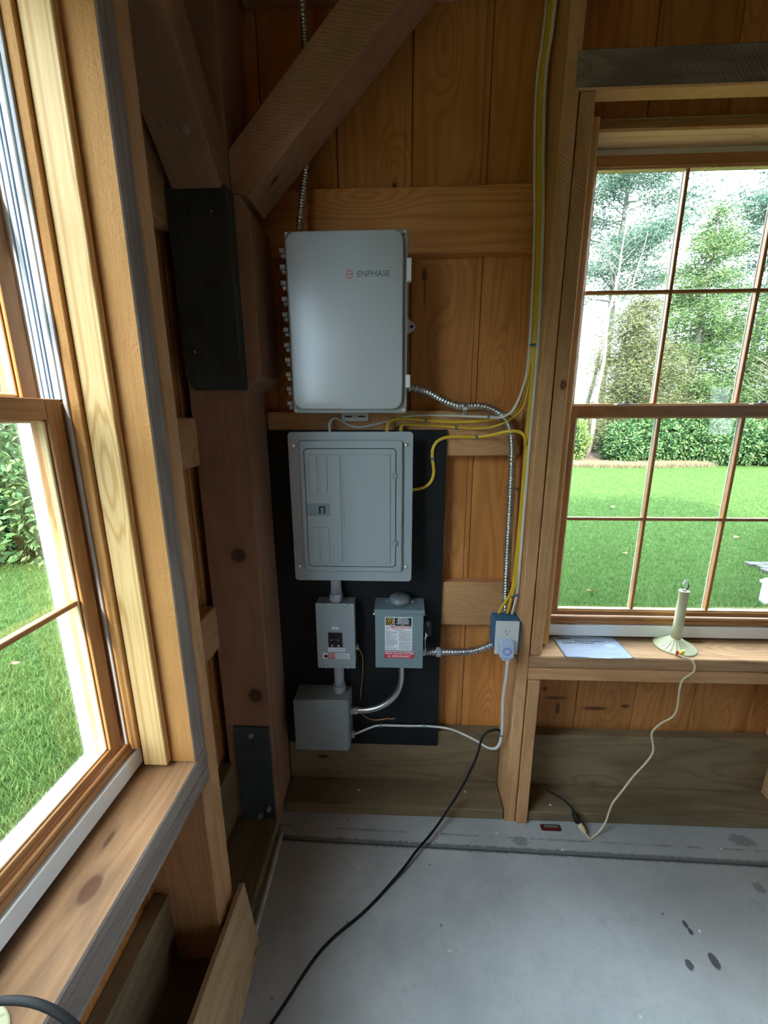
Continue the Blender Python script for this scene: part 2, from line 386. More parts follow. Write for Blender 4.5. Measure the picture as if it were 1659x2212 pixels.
def concrete():
    m, nt, b = mat_new('concrete'); L = nt.links
    tc = N(nt, 'ShaderNodeTexCoord'); pos = N(nt, 'ShaderNodeNewGeometry').outputs['Position']
    n1 = N(nt, 'ShaderNodeTexNoise', Scale=2.2, Detail=6.0, Roughness=.62); L.new(pos, n1.inputs['Vector'])
    n2 = N(nt, 'ShaderNodeTexNoise', Scale=55.0, Detail=5.0, Roughness=.7); L.new(pos, n2.inputs['Vector'])
    n3 = N(nt, 'ShaderNodeTexNoise', Scale=9.0, Detail=6.0, Roughness=.7); L.new(pos, n3.inputs['Vector'])
    col = mixc(nt, rampf(nt, n1.outputs['Fac'], .3, .72), (.38, .40, .41), (.56, .58, .59))
    n0 = N(nt, 'ShaderNodeTexNoise', Scale=.9, Detail=3.0); L.new(vecm(nt, 'ADD', pos, (4.2, 1.7, 0)), n0.inputs['Vector'])
    col = mixc(nt, math_n(nt, 'MULTIPLY', rampf(nt, n0.outputs['Fac'], .4, .65), .5), col, (.34, .33, .305))
    n6 = N(nt, 'ShaderNodeTexNoise', Scale=24.0, Detail=8.0, Roughness=.8, Distortion=1.5); L.new(pos, n6.inputs['Vector'])
    col = mixc(nt, math_n(nt, 'MULTIPLY', rampf(nt, n6.outputs['Fac'], .62, .75), .5), col, (.62, .64, .65))
    col = mixc(nt, math_n(nt, 'MULTIPLY', rampf(nt, n6.outputs['Fac'], .40, .28), .5), col, (.24, .25, .255))
    col = mixc(nt, math_n(nt, 'MULTIPLY', rampf(nt, n2.outputs['Fac'], .52, .72), .25), col, (.24, .26, .27))
    col = mixc(nt, math_n(nt, 'MULTIPLY', rampf(nt, n3.outputs['Fac'], .58, .7), .35), col, (.26, .275, .28))
    vo = N(nt, 'ShaderNodeTexVoronoi', Scale=9.0, Randomness=1.0); L.new(pos, vo.inputs['Vector'])
    col = mixc(nt, math_n(nt, 'MULTIPLY', rampf(nt, vo.outputs['Distance'], .055, .03), .65), col, (.08, .085, .09))
    vo2 = N(nt, 'ShaderNodeTexVoronoi', Scale=6.3, Randomness=1.0); L.new(vecm(nt, 'ADD', pos, (3.1, 7.7, 0)), vo2.inputs['Vector'])
    col = mixc(nt, math_n(nt, 'MULTIPLY', rampf(nt, vo2.outputs['Distance'], .04, .02), .7), col, (.75, .77, .78))
    sp = N(nt, 'ShaderNodeSeparateXYZ'); L.new(pos, sp.inputs[0])
    # grime along the perimeter joint
    jy = math_n(nt, 'ADD', math_n(nt, 'MULTIPLY', sp.outputs[0], -.0156), 1.298)
    d = math_n(nt, 'ABSOLUTE', math_n(nt, 'SUBTRACT', sp.outputs[1], jy))
    d = math_n(nt, 'ADD', d, math_n(nt, 'MULTIPLY', math_n(nt, 'SUBTRACT', n2.outputs['Fac'], .5), .03))
    col = mixc(nt, math_n(nt, 'MULTIPLY', rampf(nt, d, .017, .007), .72), col, (.07, .075, .075))
    d2 = math_n(nt, 'ABSOLUTE', math_n(nt, 'SUBTRACT', sp.outputs[1], math_n(nt, 'ADD', jy, .052)))
    col = mixc(nt, math_n(nt, 'MULTIPLY', math_n(nt, 'MULTIPLY', rampf(nt, d2, .006, .002), rampf(nt, n3.outputs['Fac'], .42, .6)), .6), col, (.10, .11, .11))
    for (x, y, rx, ry) in ((.986, 1.068, .008, .012), (.990, 1.048, .008, .010), (1.013, .972, .014, .022), (.927, .960, .012, .015), (1.335, 1.193, .02, .02), (1.41, 1.365, .05, .025), (.5, 1.33, .035, .02)):
        dx = math_n(nt, 'DIVIDE', math_n(nt, 'SUBTRACT', sp.outputs[0], x), rx); dy = math_n(nt, 'DIVIDE', math_n(nt, 'SUBTRACT', sp.outputs[1], y), ry)
        q = math_n(nt, 'SQRT', math_n(nt, 'ADD', math_n(nt, 'MULTIPLY', dx, dx), math_n(nt, 'MULTIPLY', dy, dy)))
        big = rx > .018
        q = math_n(nt, 'ADD', q, math_n(nt, 'MULTIPLY', math_n(nt, 'SUBTRACT', n2.outputs['Fac'], .5), 2.6 if big else .8))
        col = mixc(nt, math_n(nt, 'MULTIPLY', rampf(nt, q, 1.1, .8), .45 if big else .92), col, (.035, .037, .035))
    h = math_n(nt, 'ADD', n2.outputs['Fac'], math_n(nt, 'MULTIPLY', n3.outputs['Fac'], .8))
    bp = N(nt, 'ShaderNodeBump', Strength=.3, Distance=.003); L.new(h, bp.inputs['Height']); L.new(bp.outputs[0], b.inputs['Normal'])
    L.new(col, b.inputs['Base Color']); b.inputs['Roughness'].default_value = .42; b.inputs['Specular IOR Level'].default_value = .6
    return m
M['concrete'] = concrete()
def foliage(name, cols, trans=.25):
    m, nt, b = mat_new(name); L = nt.links
    g = N(nt, 'ShaderNodeNewGeometry'); rp = N(nt, 'ShaderNodeValToRGB')
    L.new(g.outputs['Random Per Island'], rp.inputs['Fac'])
    el = rp.color_ramp.elements
    while len(el) < len(cols): el.new(.5)
    for i, c in enumerate(cols): el[i].position = i/(len(cols)-1); el[i].color = tuple(c) + (1,)
    L.new(rp.outputs[0], b.inputs['Base Color']); b.inputs['Roughness'].default_value = .6
    b.inputs['Specular IOR Level'].default_value = .2
    tl = N(nt, 'ShaderNodeBsdfTranslucent'); L.new(rp.outputs[0], tl.inputs['Color'])
    mx = N(nt, 'ShaderNodeMixShader'); mx.inputs[0].default_value = trans
    o = nt.nodes['Material Output']; L.new(b.outputs[0], mx.inputs[1]); L.new(tl.outputs[0], mx.inputs[2]); L.new(mx.outputs[0], o.inputs[0])
    return m
M['rhodo'] = foliage('rhododendron_leaves', [(.012, .035, .014), (.035, .085, .03), (.08, .16, .055), (.15, .22, .07)])
M['rhodo_yellow'] = foliage('yellow_green_leaves', [(.045, .08, .02), (.10, .17, .04), (.19, .24, .07)])
M['pine_blue'] = foliage('blue_green_needles', [(.025, .05, .038), (.055, .10, .07), (.11, .16, .10)])
M['pine_green'] = foliage('green_needles', [(.022, .05, .02), (.06, .11, .035), (.13, .18, .055)])
M['cedar'] = foliage('olive_needles', [(.03, .042, .022), (.075, .085, .035), (.155, .145, .055)])
M['grass'] = foliage('grass_blades', [(.032, .075, .015), (.052, .108, .022), (.08, .145, .035), (.135, .19, .07)], .35)
M['dry_grass'] = foliage('dry_grass_blades', [(.16, .12, .08), (.24, .19, .12), (.12, .14, .07)])
def ground_mat(name, a, b_, sc1=3.0, sc2=60.0):
    m, nt, b = mat_new(name); L = nt.links
    pos = N(nt, 'ShaderNodeNewGeometry').outputs['Position']
    n1 = N(nt, 'ShaderNodeTexNoise', Scale=sc1, Detail=5.0); L.new(pos, n1.inputs['Vector'])
    n2 = N(nt, 'ShaderNodeTexNoise', Scale=sc2, Detail=6.0, Roughness=.75); L.new(pos, n2.inputs['Vector'])
    f = math_n(nt, 'ADD', math_n(nt, 'MULTIPLY', rampf(nt, n1.outputs['Fac'], .3, .7), .4), math_n(nt, 'MULTIPLY', rampf(nt, n2.outputs['Fac'], .3, .7), .6))
    L.new(mixc(nt, f, a, b_), b.inputs['Base Color']); b.inputs['Roughness'].default_value = .95; b.inputs['Specular IOR Level'].default_value = .1
    bp = N(nt, 'ShaderNodeBump', Strength=.9, Distance=.03); L.new(n2.outputs['Fac'], bp.inputs['Height']); L.new(bp.outputs[0], b.inputs['Normal'])
    return m
M['lawn'] = ground_mat('lawn_turf', (.030, .066, .014), (.068, .112, .026))
M['litter'] = ground_mat('leaf_litter', (.09, .065, .05), (.18, .135, .10), 2.0, 25.0)

# ================================================================== SETTING
# heights and planes (metres): back wall framing face y=1.41, boards y=1.60; left wall framing face x=-.54, boards x=-.73
YB, YF = 1.60, 1.41
XB, XF = -.73, -.54
# ---- floor: main slab and the perimeter slab beyond the joint
fl = empty('floor', (0, 0, 0)); tag(fl, kind='structure')
def slab(name, pts, z0=-.15, z1=0.0):
    bm = bmesh.new()
    A = [bm.verts.new((p[0], p[1], z0)) for p in pts]; B = [bm.verts.new((p[0], p[1], z1)) for p in pts]; n = len(pts)
    bm.faces.new(A[::-1]); bm.faces.new(B)
    for i in range(n): bm.faces.new((A[i], A[(i+1) % n], B[(i+1) % n], B[i]))
    bmesh.ops.recalc_face_normals(bm, faces=bm.faces[:]); bev(bm, .004, 2)
    return mesh_obj(name, bm, M['concrete'], (0, 0, 0), fl)
slab('concrete_slab', [(-.76, -4.5), (4.6, -4.5), (4.6, 1.220), (-.505, 1.3005), (-.505, 1.2), (-.76, 1.2)])
slab('concrete_slab', [(-.505, 1.3055), (4.6, 1.225), (4.6, 1.64), (-.76, 1.64), (-.76, 1.205), (-.51, 1.205)])

# ---- back wall
wb = empty('wall_back', (0.4, 1.6, 0)); tag(wb, kind='structure')
X0, X1 = .548, 1.665           # window opening
Z0, Z1 = .801, 2.597
def panel_hole(name, x, y, z, hx, hz, parent, m, axis='x'):
    """outer sheathing around a window hole, as one frame of four boxes"""
    bm = bmesh.new(); c = Vector(((x[0]+x[1])/2, (y[0]+y[1])/2, (z[0]+z[1])/2))
    def b(a0, a1, z0, z1):
        if axis == 'x': bm_box(bm, a0-c.x, a1-c.x, y[0]-c.y, y[1]-c.y, z0-c.z, z1-c.z)
        else: bm_box(bm, x[0]-c.x, x[1]-c.x, a0-c.y, a1-c.y, z0-c.z, z1-c.z)
    A = x if axis == 'x' else y
    b(A[0], hx[0], z[0], z[1]); b(hx[1], A[1], z[0], z[1]); b(hx[0], hx[1], z[0], hz[0]); b(hx[0], hx[1], hz[1], z[1])
    return mesh_obj(name, bm, m, c, parent)
panel_hole('outer_siding', (-.80, 4.6), (1.622, 1.66), (-.15, 3.3), (.575, 1.643), (.80, 2.62), wb, wood('weathered', 'Z'))
def vboard(x0, x1, z0, z1, parent, left=False, knots=()):
    """shiplap board with a recessed lip at its right edge"""
    g = .0015; lip = .020
    if not left:
        pts = [(x0+g, 0), (x0+g+.003, -.003), (x1-lip-.003, -.003), (x1-lip, 0.0012), (x1-g, 0.0012), (x1-g, .018), (x0+g, .018)]
        pts = [(p[0], YB + p[1] + .002) for p in pts]
    else:
        pts = [(0, x1-g), (.003, x1-g-.003), (.003, x0+lip+.003), (-.0012, x0+lip), (-.0012, x0+g), (-.018, x0+g), (-.018, x1-g)]
        pts = [(XB + p[0] - .002, p[1]) for p in pts]
    return prism('board', pts, 'z', z0, z1, wood('siding', 'Z', knots), parent)
seams = [-.727 + .253*k for k in range(20)]
for a, b in zip(seams, seams[1:]):
    if a > 4.4: break
    kn = ()
    if abs(a-.032) < .01: kn = ((.50, -.09, .020, .0085), (.44, -.088, .05, .002))   # teardrop knot right of the combiner box
    if a < X0-.01 and b < X0+.01: vboard(a, b, .26, 3.12, wb, knots=kn)
    elif b > X1+.15: vboard(a, b, .26, 3.12, wb)
    else:
        kn2 = {2: ((-.055, .02, .010, .055), (-.11, .035, .035, .010), (-.01, -.03, .012, .012)), 3: ((-.105, -.055, .010, .055), (-.09, .075, .009, .020))}.get(round((a+.727)/.253)-3, ())
        vboard(a, b, .26, .80, wb, knots=kn2); vboard(a, b, 2.60, 3.12, wb)
# horizontal girts between corner post and window studs
for z0, z1 in ((2.242, 2.442), (1.554, 1.721), (.850, 1.041)):
    box('girt', (-.506, .453), (1.55, 1.599), (z0, z1), wood('timber' if z0 < 2 else 'siding', 'X'), wb, .004, 1, .0015)
# pressure treated skirt and sill plates
box('skirt_board', (-.506, .453), (1.55, 1.599), (.052, .322), wood('treated', 'X'), wb, .004, 2, .001)
box('skirt_board', (.555, 1.630), (1.55, 1.599), (.052, .322), wood('treated', 'X'), wb, .004, 2, .001)
box('sill_plate', (-.504, .452), (1.418, 1.599), (.001, .050), wood('treated', 'X'), wb, .004, 2)
box('sill_plate', (.556, 1.630), (1.418, 1.599), (.001, .050), wood('treated', 'X'), wb, .004, 2)
# window framing
box('stud', (.4555, .5005), (1.41, 1.599), (.001, 3.12), wood('timber', 'Z', ((-.02, .0, .001, .0005),)), wb, .004, 1, .0012)
box('stud', (.5035, .5490), (1.403, 1.599), (.001, .6945), wood('timber', 'Z'), wb, .003, 1, .001)
box('stud', (.5045, .5480), (1.411, 1.56), (.8045, 2.5955), wood('timber', 'Z', ((.10, .006, .018, .012),)), wb, .003, 1, .001)
box('stud', (1.665, 1.715), (1.411, 1.56), (.8045, 2.5955), wood('timber', 'Z'), wb, .003)
box('stud', (1.632, 1.682), (1.403, 1.599), (.001, .6945), wood('timber', 'Z'), wb, .003)
box('stud', (1.718, 1.768), (1.41, 1.599), (.001, 3.12), wood('timber', 'Z'), wb, .003)
box('window_sill_board', (.5010, 1.7165), (1.408, 1.599), (.7515, .8010), wood('sill', 'X', ((.1, .03, .03, .008),)), wb, .004, 1, .001)
box('rough_sill_beam', (.5015, 1.7165), (1.410, 1.599), (.6965, .7480), wood('timber', 'X', ((.40, -.0, .018, -.016),)), wb, .004, 1, .001)
hb = box('header', (.4850, 1.7165), (1.408, 1.462), (2.5975, 2.6930), [wood('weathered', 'X'), wood('timber', 'X')], wb, .004, 1, .001)
for p in hb.data.polygons: p.material_index = 1 if p.normal.z < -.6 else 0
box('top_plate', (-.503, 4.5), (1.545, 1.599), (2.955, 3.12), wood('beam', 'X'), wb, .004)
for x in (2.3, 2.9, 3.5, 4.1):
    box('stud', (x, x+.048), (1.41, 1.599), (.051, 3.12), wood('timber', 'Z'), wb, .003)
box('sill_plate', (1.77, 4.58), (1.418, 1.599), (.001, .050), wood('treated', 'X'), wb, .004, 2)

# ---- left wall
wl = empty('wall_left', (-.73, 0, 0)); tag(wl, kind='structure')
YO0, YO1 = -.194, .875
panel_hole('outer_siding', (-.79, -.752), (-4.5, 1.66), (-.15, 3.3), (YO0+.022, YO1-.030), (.80, 2.62), wl, wood('weathered', 'Z'), 'y')
ly = [1.60 - .253*k for k in range(25)]
for b, a in zip(ly, ly[1:]):
    if a > YO1-.05 or b < YO0+.05: vboard(a, b, .26, 3.12, wl, True)
    else: vboard(a, b, .26, .80, wl, True); vboard(a, b, 2.60, 3.12, wl, True)
for z0, z1 in ((2.242, 2.442), (1.540, 1.700), (.850, 1.020)):
    box('girt', (-.729, -.68), (.985, 1.352), (z0, z1), wood('timber', 'Y'), wl, .004, 1, .0015)
box('skirt_board', (-.729, -.68), (.985, 1.352), (.052, .322), wood('treated', 'Y'), wl, .004, 2)
box('skirt_board', (-.729, -.68), (-1.2, .882), (.052, .322), wood('treated', 'Y'), wl, .004, 2)
box('sill_plate', (-.729, -.507), (-4.4, 1.350), (.001, .050), wood('treated', 'Y'), wl, .004, 2)
box('stud', (-.729, XF), (.9335, .983), (.051, 3.12), wood('timber', 'Z', ((-.95, .0, .03, .006), (-1.1, .01, .02, .005))), wl, .003, 1, .001)
box('stud', (-.729, XF), (.887, .9315), (.051, .6945), wood('timber', 'Z'), wl, .003, 1, .001)
box('stud', (-.70, XF), (.8755, .9310), (.8045, 2.5955), [wood('jamb', 'Z'), wood('weathered', 'Z')], wl, .003, 1, .0008)
box('stud', (-.729, XF), (-.245, -.195), (.8045, 2.5955), wood('jamb', 'Z'), wl, .003)
box('stud', (-.729, XF), (-.297, -.247), (.051, 3.12), wood('timber', 'Z'), wl, .003)
box('window_sill_board', (-.729, -.538), (-.2465, .9325), (.7520, .8010), [wood('sill_dark', 'Y', ((.235, .030, .030, .020), (.33, .0, .022, .006), (.09, -.03, .05, .008))), wood('weathered', 'Y')], wl, .004, 1, .001)
box('rough_sill_beam', (-.729, -.540), (-.2465, .9325), (.6965, .7455), wood('weathered', 'Y'), wl, .004, 1, .001)
box('header', (-.729, -.538), (-.2465, .9325), (2.5975, 2.80), wood('timber', 'Y'), wl, .004)
box('top_plate', (-.729, -.54), (-4.4, 1.35), (2.955, 3.12), wood('beam', 'Y'), wl, .004)
for y in (-1.0, -1.8, -2.6, -3.4, -4.2):
    box('stud', (-.729, XF), (y, y+.048), (.051, 2.95), wood('timber', 'Z'), wl, .003)
for ob in [o for o in wl.children if len(o.data.materials) == 2]:          # sawn grey face towards the room, warm face elsewhere
    for p in ob.data.polygons: p.material_index = 1 if p.normal.x > .6 else 0

# ---- rest of the barn: rear wall, right wall, ceiling and roof
wr = box('wall_rear', (-.80, 4.6), (-4.56, -4.5), (-.15, 3.3), wood('beam', 'Z'), None, 0); tag(wr, kind='structure')
wrt = panel_hole('wall_right', (4.56, 4.62), (-4.5, 1.66), (-.15, 3.3), (-3.2, -2.6), (.95, 2.1), None, wood('beam', 'Z'), 'y'); tag(wrt, kind='structure')   # unseen hatch opening added to let in fill light
ce = box('ceiling', (-.73, 4.6), (-4.5, 1.62), (3.12, 3.16), wood('beam', 'X'), None, 0); tag(ce, kind='structure')
rf = prism('roof', [(-5.0, 3.2), (-1.5, 5.9), (2.05, 3.2), (2.05, 3.3), (-1.5, 6.0), (-5.0, 3.3)], 'x', -1.2, 5.2, wood('weathered', 'X')); tag(rf, kind='structure')

# ---- windows
def window(name, back, yo=0.0):
    o0 = empty(name, (1.1, 1.55, .80) if back else (-.68, .34+yo, .80)); tag(o0, kind='structure')
    W = 1.029
    AX = 'X' if back else 'Y'
    def wbx(nm, u, d, z, m, parent=o0, bw=.0015, seg=1):
        if back: return box(nm, (.594+u[0], .594+u[1]), (YF+d[0], YF+d[1]), z, m, parent, bw, seg)
        return box(nm, (XF-d[0], XF-d[1]), (.855+yo-u[0], .855+yo-u[1]), z, m, parent, bw, seg)
    T = .026 if back else .0195
    d0 = .066 if not back else .068
    # loose wooden stops standing in the opening
    wbx('casing_stop', (-T, 0), (d0, .128), (.812, 2.575), wood('stop', 'Z'), bw=.002)
    wbx('casing_stop', (W, W+T), (d0, .128), (.812, 2.575), wood('stop', 'Z'), bw=.002)
    wbx('frame_jamb', (-.012, .010), (.129, .25), (.87, 2.597), wood('jamb', 'Z'))
    wbx('frame_jamb', (W-.010, W+.012), (.129, .25), (.87, 2.597), wood('jamb', 'Z'))
    wbx('frame_head', (-.012, W+.012), (.128, .142), (2.574, 2.597), wood('mid_brown', AX))
    wbx('frame_head', (-.012, W+.012), (.143, .25), (2.574, 2.612), wood('pine', AX))
    wbx('head_stop', (.010, W-.010), (.226, .240), (2.547, 2.5735), M['white_paint'])
    # white base under the window and the brown stool above it
    wbx('frame_base', (-.012, W+.012), (.138, .25), (.812, .860), M['white_paint'], bw=.001)
    wbx('frame_sill', (-.012, W+.012), (.146, .200), (.8625, .880), wood('mid_brown', AX), bw=.004, seg=2)
    wbx('sash_stop', (.010, W-.010), (.148, .158), (.8805, .893), wood('mid_brown', AX), bw=.003, seg=2)
    for s in (0, 1):
        a = (.010, .0165) if s == 0 else (W-.0165, W-.010)
        wbx('jamb_liner', a, (.150, .159), (.88, 2.586), M['grey_vinyl'], bw=.002, seg=2)
        a = (.010, .020) if s == 0 else (W-.020, W-.010)
        wbx('jamb_liner', a, (.1605, .246), (1.736, 2.586), M['white_paint'])
        for dd in (.172, .180, .192):
            a2 = (.020, .0215) if s == 0 else (W-.0215, W-.020)
            wbx('liner_groove', a2, (dd, dd+.0022), (1.737, 2.585), M['lead'], bw=0)
        # white outer frame seen through the lower glass
        a = (.010, .0275) if s == 0 else (W-.0275, W-.010)
        wbx('outer_frame', a, (.2065, .2080), (.88, 1.70), M['lead'], bw=0)
        a = (.010, .028) if s == 0 else (W-.028, W-.010)
        wbx('outer_frame', a, (.2085, .2505), (.88, 1.70), M['white_paint'], bw=.001)
        a = (-.08, .006) if s == 0 else (W-.006, W+.08)
        wbx('outer_casing', a, (.252, .278), (.78, 2.66), M['white_paint'], bw=.001)
    wbx('outer_frame', (.0285, W-.0285), (.2010, .2055), (.870, .886), M['white_paint'], bw=.001)
    wbx('outer_frame', (.0285, W-.0285), (.2515, .2600), (.80, .861), M['white_paint'], bw=.002)
    wbx('outer_casing', (.0065, W-.0065), (.2610, .278), (.78, .850), M['white_paint'], bw=.001)
    wbx('outer_casing', (.0065, W-.0065), (.252, .278), (2.58, 2.66), M['white_paint'], bw=.001)
    # sashes
    def sash(nm, da, z0, z1, gz0, gz1, ubar, zbar, lock):
        s = empty(nm, (1.1, YF+da, z0) if back else (XF-da, .34+yo, z0), o0)
        wm = wood('mid_brown', 'Z'); wx = wood('mid_brown', AX)
        g0, g1 = .066, W-.066
        wbx('stile', (.021, g0-.008), (da, da+.040), (z0, z1), wm, s)
        wbx('stile', (g1+.008, W-.021), (da, da+.040), (z0, z1), wm, s)
        wbx('rail', (g0-.0075, g1+.0075), (da, da+.040), (z0, gz0-.006), wx, s)
        wbx('rail', (g0-.0075, g1+.0075), (da, da+.040), (gz1+.004, z1), wx, s)
        # glazing beads, slanted towards the pane
        bd = (da+.006, da+.020)
        pm = wood('pine', 'Z'); px = wood('pine', AX)
        wbx('bead', (g0-.008, g0-.001), bd, (gz0-.005, gz1+.003), pm, s, .003, 2)
        wbx('bead', (g1+.001, g1+.008), bd, (gz0-.005, gz1+.003), pm, s, .003, 2)
        wbx('bead', (g0-.001, g1+.001), bd, (gz0-.006, gz0), px, s, .002, 2)
        wbx('bead', (g0-.001, g1+.001), bd, (gz1-.002, gz1+.004), px, s, .002, 2)
        us = [g0, .363, .664, g1]; zs = [gz0, zbar, gz1]
        for u in us[1:3]:
            wbx('muntin', (u-.0061, u+.0061), (da+.005, da+.0215), (gz0, gz1), wm, s, .003, 2)
            wbx('muntin', (u-.0050, u+.0050), (da+.0265, da+.032), (gz0, gz1), M['white_paint'], s, .002)
        for i in range(3):
            wbx('muntin', (us[i]+(.0062 if i else 0), us[i+1]-(.0062 if i < 2 else 0)), (da+.004, da+.0213), (zbar-.0064, zbar+.0064), wx, s, .003, 2)
            for j in range(2):
                wbx('pane', (us[i], us[i+1]), (da+.0225, da+.0255), (zs[j], zs[j+1]), M['glass'], s, 0)
        return s
    sash('upper_sash', .2045 if not back else .2045, 1.700, 2.545, 1.745, 2.507, 0, 2.130, False)
    lo = sash('lower_sash', .160, .895, 1.737, .921, 1.692, 0, 1.305, True)
    if back:
        for x in (.838, 1.33):
            box('sash_lock', (x-.034, x+.034), (YF+.182, YF+.206), (1.7375, 1.744), M['grey_vinyl'], lo, .002, 2)
            cyl('lock_cam', (x+.004, YF+.192, 1.7445), (x+.004, YF+.192, 1.753), .011, M['steel_grey'], lo)
    return o0
window('window_1', True); window('window_2', False)

# white foam strip on the slab along the left sill plate
bm = bmesh.new()
fs = tube('floor_joint_strip', [(-.490, 1.325, .004), (-.486, 1.15, .005), (-.484, .98, .004), (-.480, .7, .004), (-.478, .3, .004)], .011, M['foam'], seg=6, flat=.5, step=.05, up=Vector((0, 0, 1)))
tag(fs, 'thin pale foam strip along the slab edge beside the left sill plate', 'trim')

# ================================================================== TIMBER FRAME
post = empty('corner_post', (-.60, 1.453, .001)); tag(post, 'rough sawn timber post in the room corner with a steel plate at its foot', 'post')
box('post_shaft', (-.695, -.506), (1.353, 1.5485), (.001, 3.118), wood('post', 'Z', ((-.34, .02, .03, .03), (-.92, .04, .03, .025))), post, .005, 2, .001)
# bearing pads: treated board on the front face, plain board on the right face, both with chamfered feet
prism('front_pad', [(1.352, 1.783), (1.303, 1.826), (1.303, 2.338), (1.352, 2.338)], 'x', -.676, -.496, wood('treated_dark', 'Z'), post, .003)
bmp = prism('side_pad', [(-.505, 1.783), (-.452, 1.830), (-.452, 2.300), (-.480, 2.338), (-.505, 2.338)], 'y', 1.354, 1.548, wood('post', 'Z'), post, .003)
for (x, z) in ((-.545, 2.273), (-.636, 1.896)): screw('pad_screw', (x, 1.3028, z), .003, M['zinc'], post)
pl = rplate('foot_plate', (-.660, -.517), (.012, .502), .004, 1.343, 1.3525, M['bracket'], post, .001)
for (x, z) in ((-.586, .470), (-.540, .108), (-.578, .072)):
    cyl('anchor_bolt', (x, 1.3428, z), (x, 1.331, z), .011, M['zinc'], pl, 6); cyl('bolt_end', (x, 1.331, z), (x, 1.322, z), .006, M['zinc'], pl, 10)

def brace(name, right, label):
    w = .125; t = .135
    # outline in the plane of the wall: along a (away from the post), up z
    a0 = 0
    pts = [(0, 2.449), (0, 2.341), (.044, 2.341), (.054, 2.327), (.70, 2.973), (.70, 3.116), (.667, 3.116)]
    if right: P = [( -.5055+p[0], p[1]) for p in pts]; ax = 'y'; r = (1.356, 1.356+t)
    else: P = [(1.3525-.049-p[0]+.049, p[1]) for p in pts]; ax = 'x'; r = (-.506-.145, -.508)
    # mesh in its own frame so that the grain follows the brace
    o = prism(name, P, ax, r[0], r[1], wood('beam', 'X'), None, .004, 2)
    me = o.data; rot = Euler((0, math.radians(-45), 0)) if right else Euler((math.radians(0), math.radians(-45), math.radians(-90)))
    me.transform(rot.to_matrix().inverted().to_4x4()); o.rotation_euler = rot
    return tag(o, label, 'brace')
b1 = brace('diagonal_brace', True, 'diagonal timber brace rising to the right in front of the back wall boards')
b2 = brace('diagonal_brace', False, 'shadowed diagonal timber brace rising from the post along the left wall with two bolt holes')
for x in (-.615, -.552):
    # plugged bolt holes in its underside
    p = Vector((x, 1.3525-.054-.09, 2.327+.09)); n = Vector((0, -1, -1)).normalized()
    q = cyl('bolt', p - n*.004, p + n*.004, .010, M['galv'], None, 12)
    q.parent = b2; q.matrix_parent_inverse = (Matrix.Translation(b2.location) @ b2.rotation_euler.to_matrix().to_4x4()).inverted()

# ================================================================== ELECTRICAL EQUIPMENT
# ---- black painted plywood backboard, screwed to the girts
PB = 1.5370                                            # its front face
bb = box('plywood_backboard', (-.503, .172), (PB, 1.5485), (.258, 1.652), M['black_paint'], None, .0015)
tag(bb, 'black painted plywood backboard behind the breaker panel and switches', 'board')

# ---- large grey combiner enclosure
e = empty('combiner_enclosure', (-.171, 1.549, 1.712)); tag(e, 'large light grey plastic enclosure with red and grey printed logo on its door', 'electrical box')
ex0, ex1, ez0, ez1 = -.361, .019, 1.712, 2.253
rplate('enclosure_body', (ex0+.004, ex1-.004), (ez0+.006, ez1-.006), .006, 1.398, 1.549, M['enclosure_body'], e, .003)
rplate('door_flange', (ex0, ex1), (ez0, ez1), .007, 1.388, 1.397, M['enclosure_body'], e, .003)
dr = prism('door', rrect(ex0+.006, ex1-.014, ez0+.012, ez1-.006, .034, 10), 'y', 1.372, 1.3875, M['enclosure'], e, .005, 4)
for p in dr.data.polygons: p.use_smooth = True
try:
    dr.data.set_sharp_from_angle(angle=math.radians(50))
except Exception: pass
for x, z in ((ex0+.010, ez0+.010), (ex1-.010, ez0+.010), (ex0+.008, ez1-.008), (ex1-.010, ez1-.010)):
    cyl('corner_screw', (x, 1.388, z), (x, 1.382, z), .0045, M['white_plastic'], e, 14)
    # diagonal corner rib
    s = 1 if x < -.1 else -1; t = 1 if z < 2 else -1
    tube('corner_rib', [(x+s*.003, 1.384, z+t*.003), (x+s*.014, 1.382, z+t*.014)], .002, M['enclosure_body'], e, 6, raw=True)
for k in range(11):
    z = ez1 - .050 - k*.0455
    box('hinge_knuckle', (ex0-.019, ex0-.001), (1.385, 1.402), (z-.0095, z+.004), M['enclosure_body'], e, .002, 2)
    box('hinge_knuckle', (ex0-.014, ex0-.001), (1.388, 1.404), (z-.0225, z-.0110), M['enclosure_body'], e, .002, 2)
for z, h in ((2.139, .032), (1.812, .020)):
    box('latch', (ex1-.004, ex1+.011), (1.378, 1.400), (z-h, z+h), M['white_plastic'], e, .002, 2)
    if h > .03: cyl('latch_eye', (ex1+.010, 1.388, z-h+.012), (ex1+.0125, 1.388, z-h+.012), .005, M['cavity'], e, 12)
er = prism('mounting_ear', [(ex1-.002, 1.980), (ex1+.026, 1.998), (ex1+.031, 2.008), (ex1+.026, 2.018), (ex1-.002, 2.040)], 'y', 1.540, 1.5455, M['white_plastic'], e, .001)
cyl('ear_hole', (ex1+.017, 1.5402, 2.008), (ex1+.017, 1.539, 2.008), .0055, M['cavity'], er, 14)
mb = rplate('mounting_bracket', (-.222, -.120), (1.684, 1.722), .008, 1.5415, 1.5465, M['white_plastic'], e, .001)
for x in (-.195, -.145): rplate('bracket_slot', (x-.014, x+.014), (1.6985, 1.7035), .0024, 1.5405, 1.5416, M['cavity'], mb, 0)
screw('screw', (-.170, 1.5412, 1.701), .005, M['zinc'], mb)
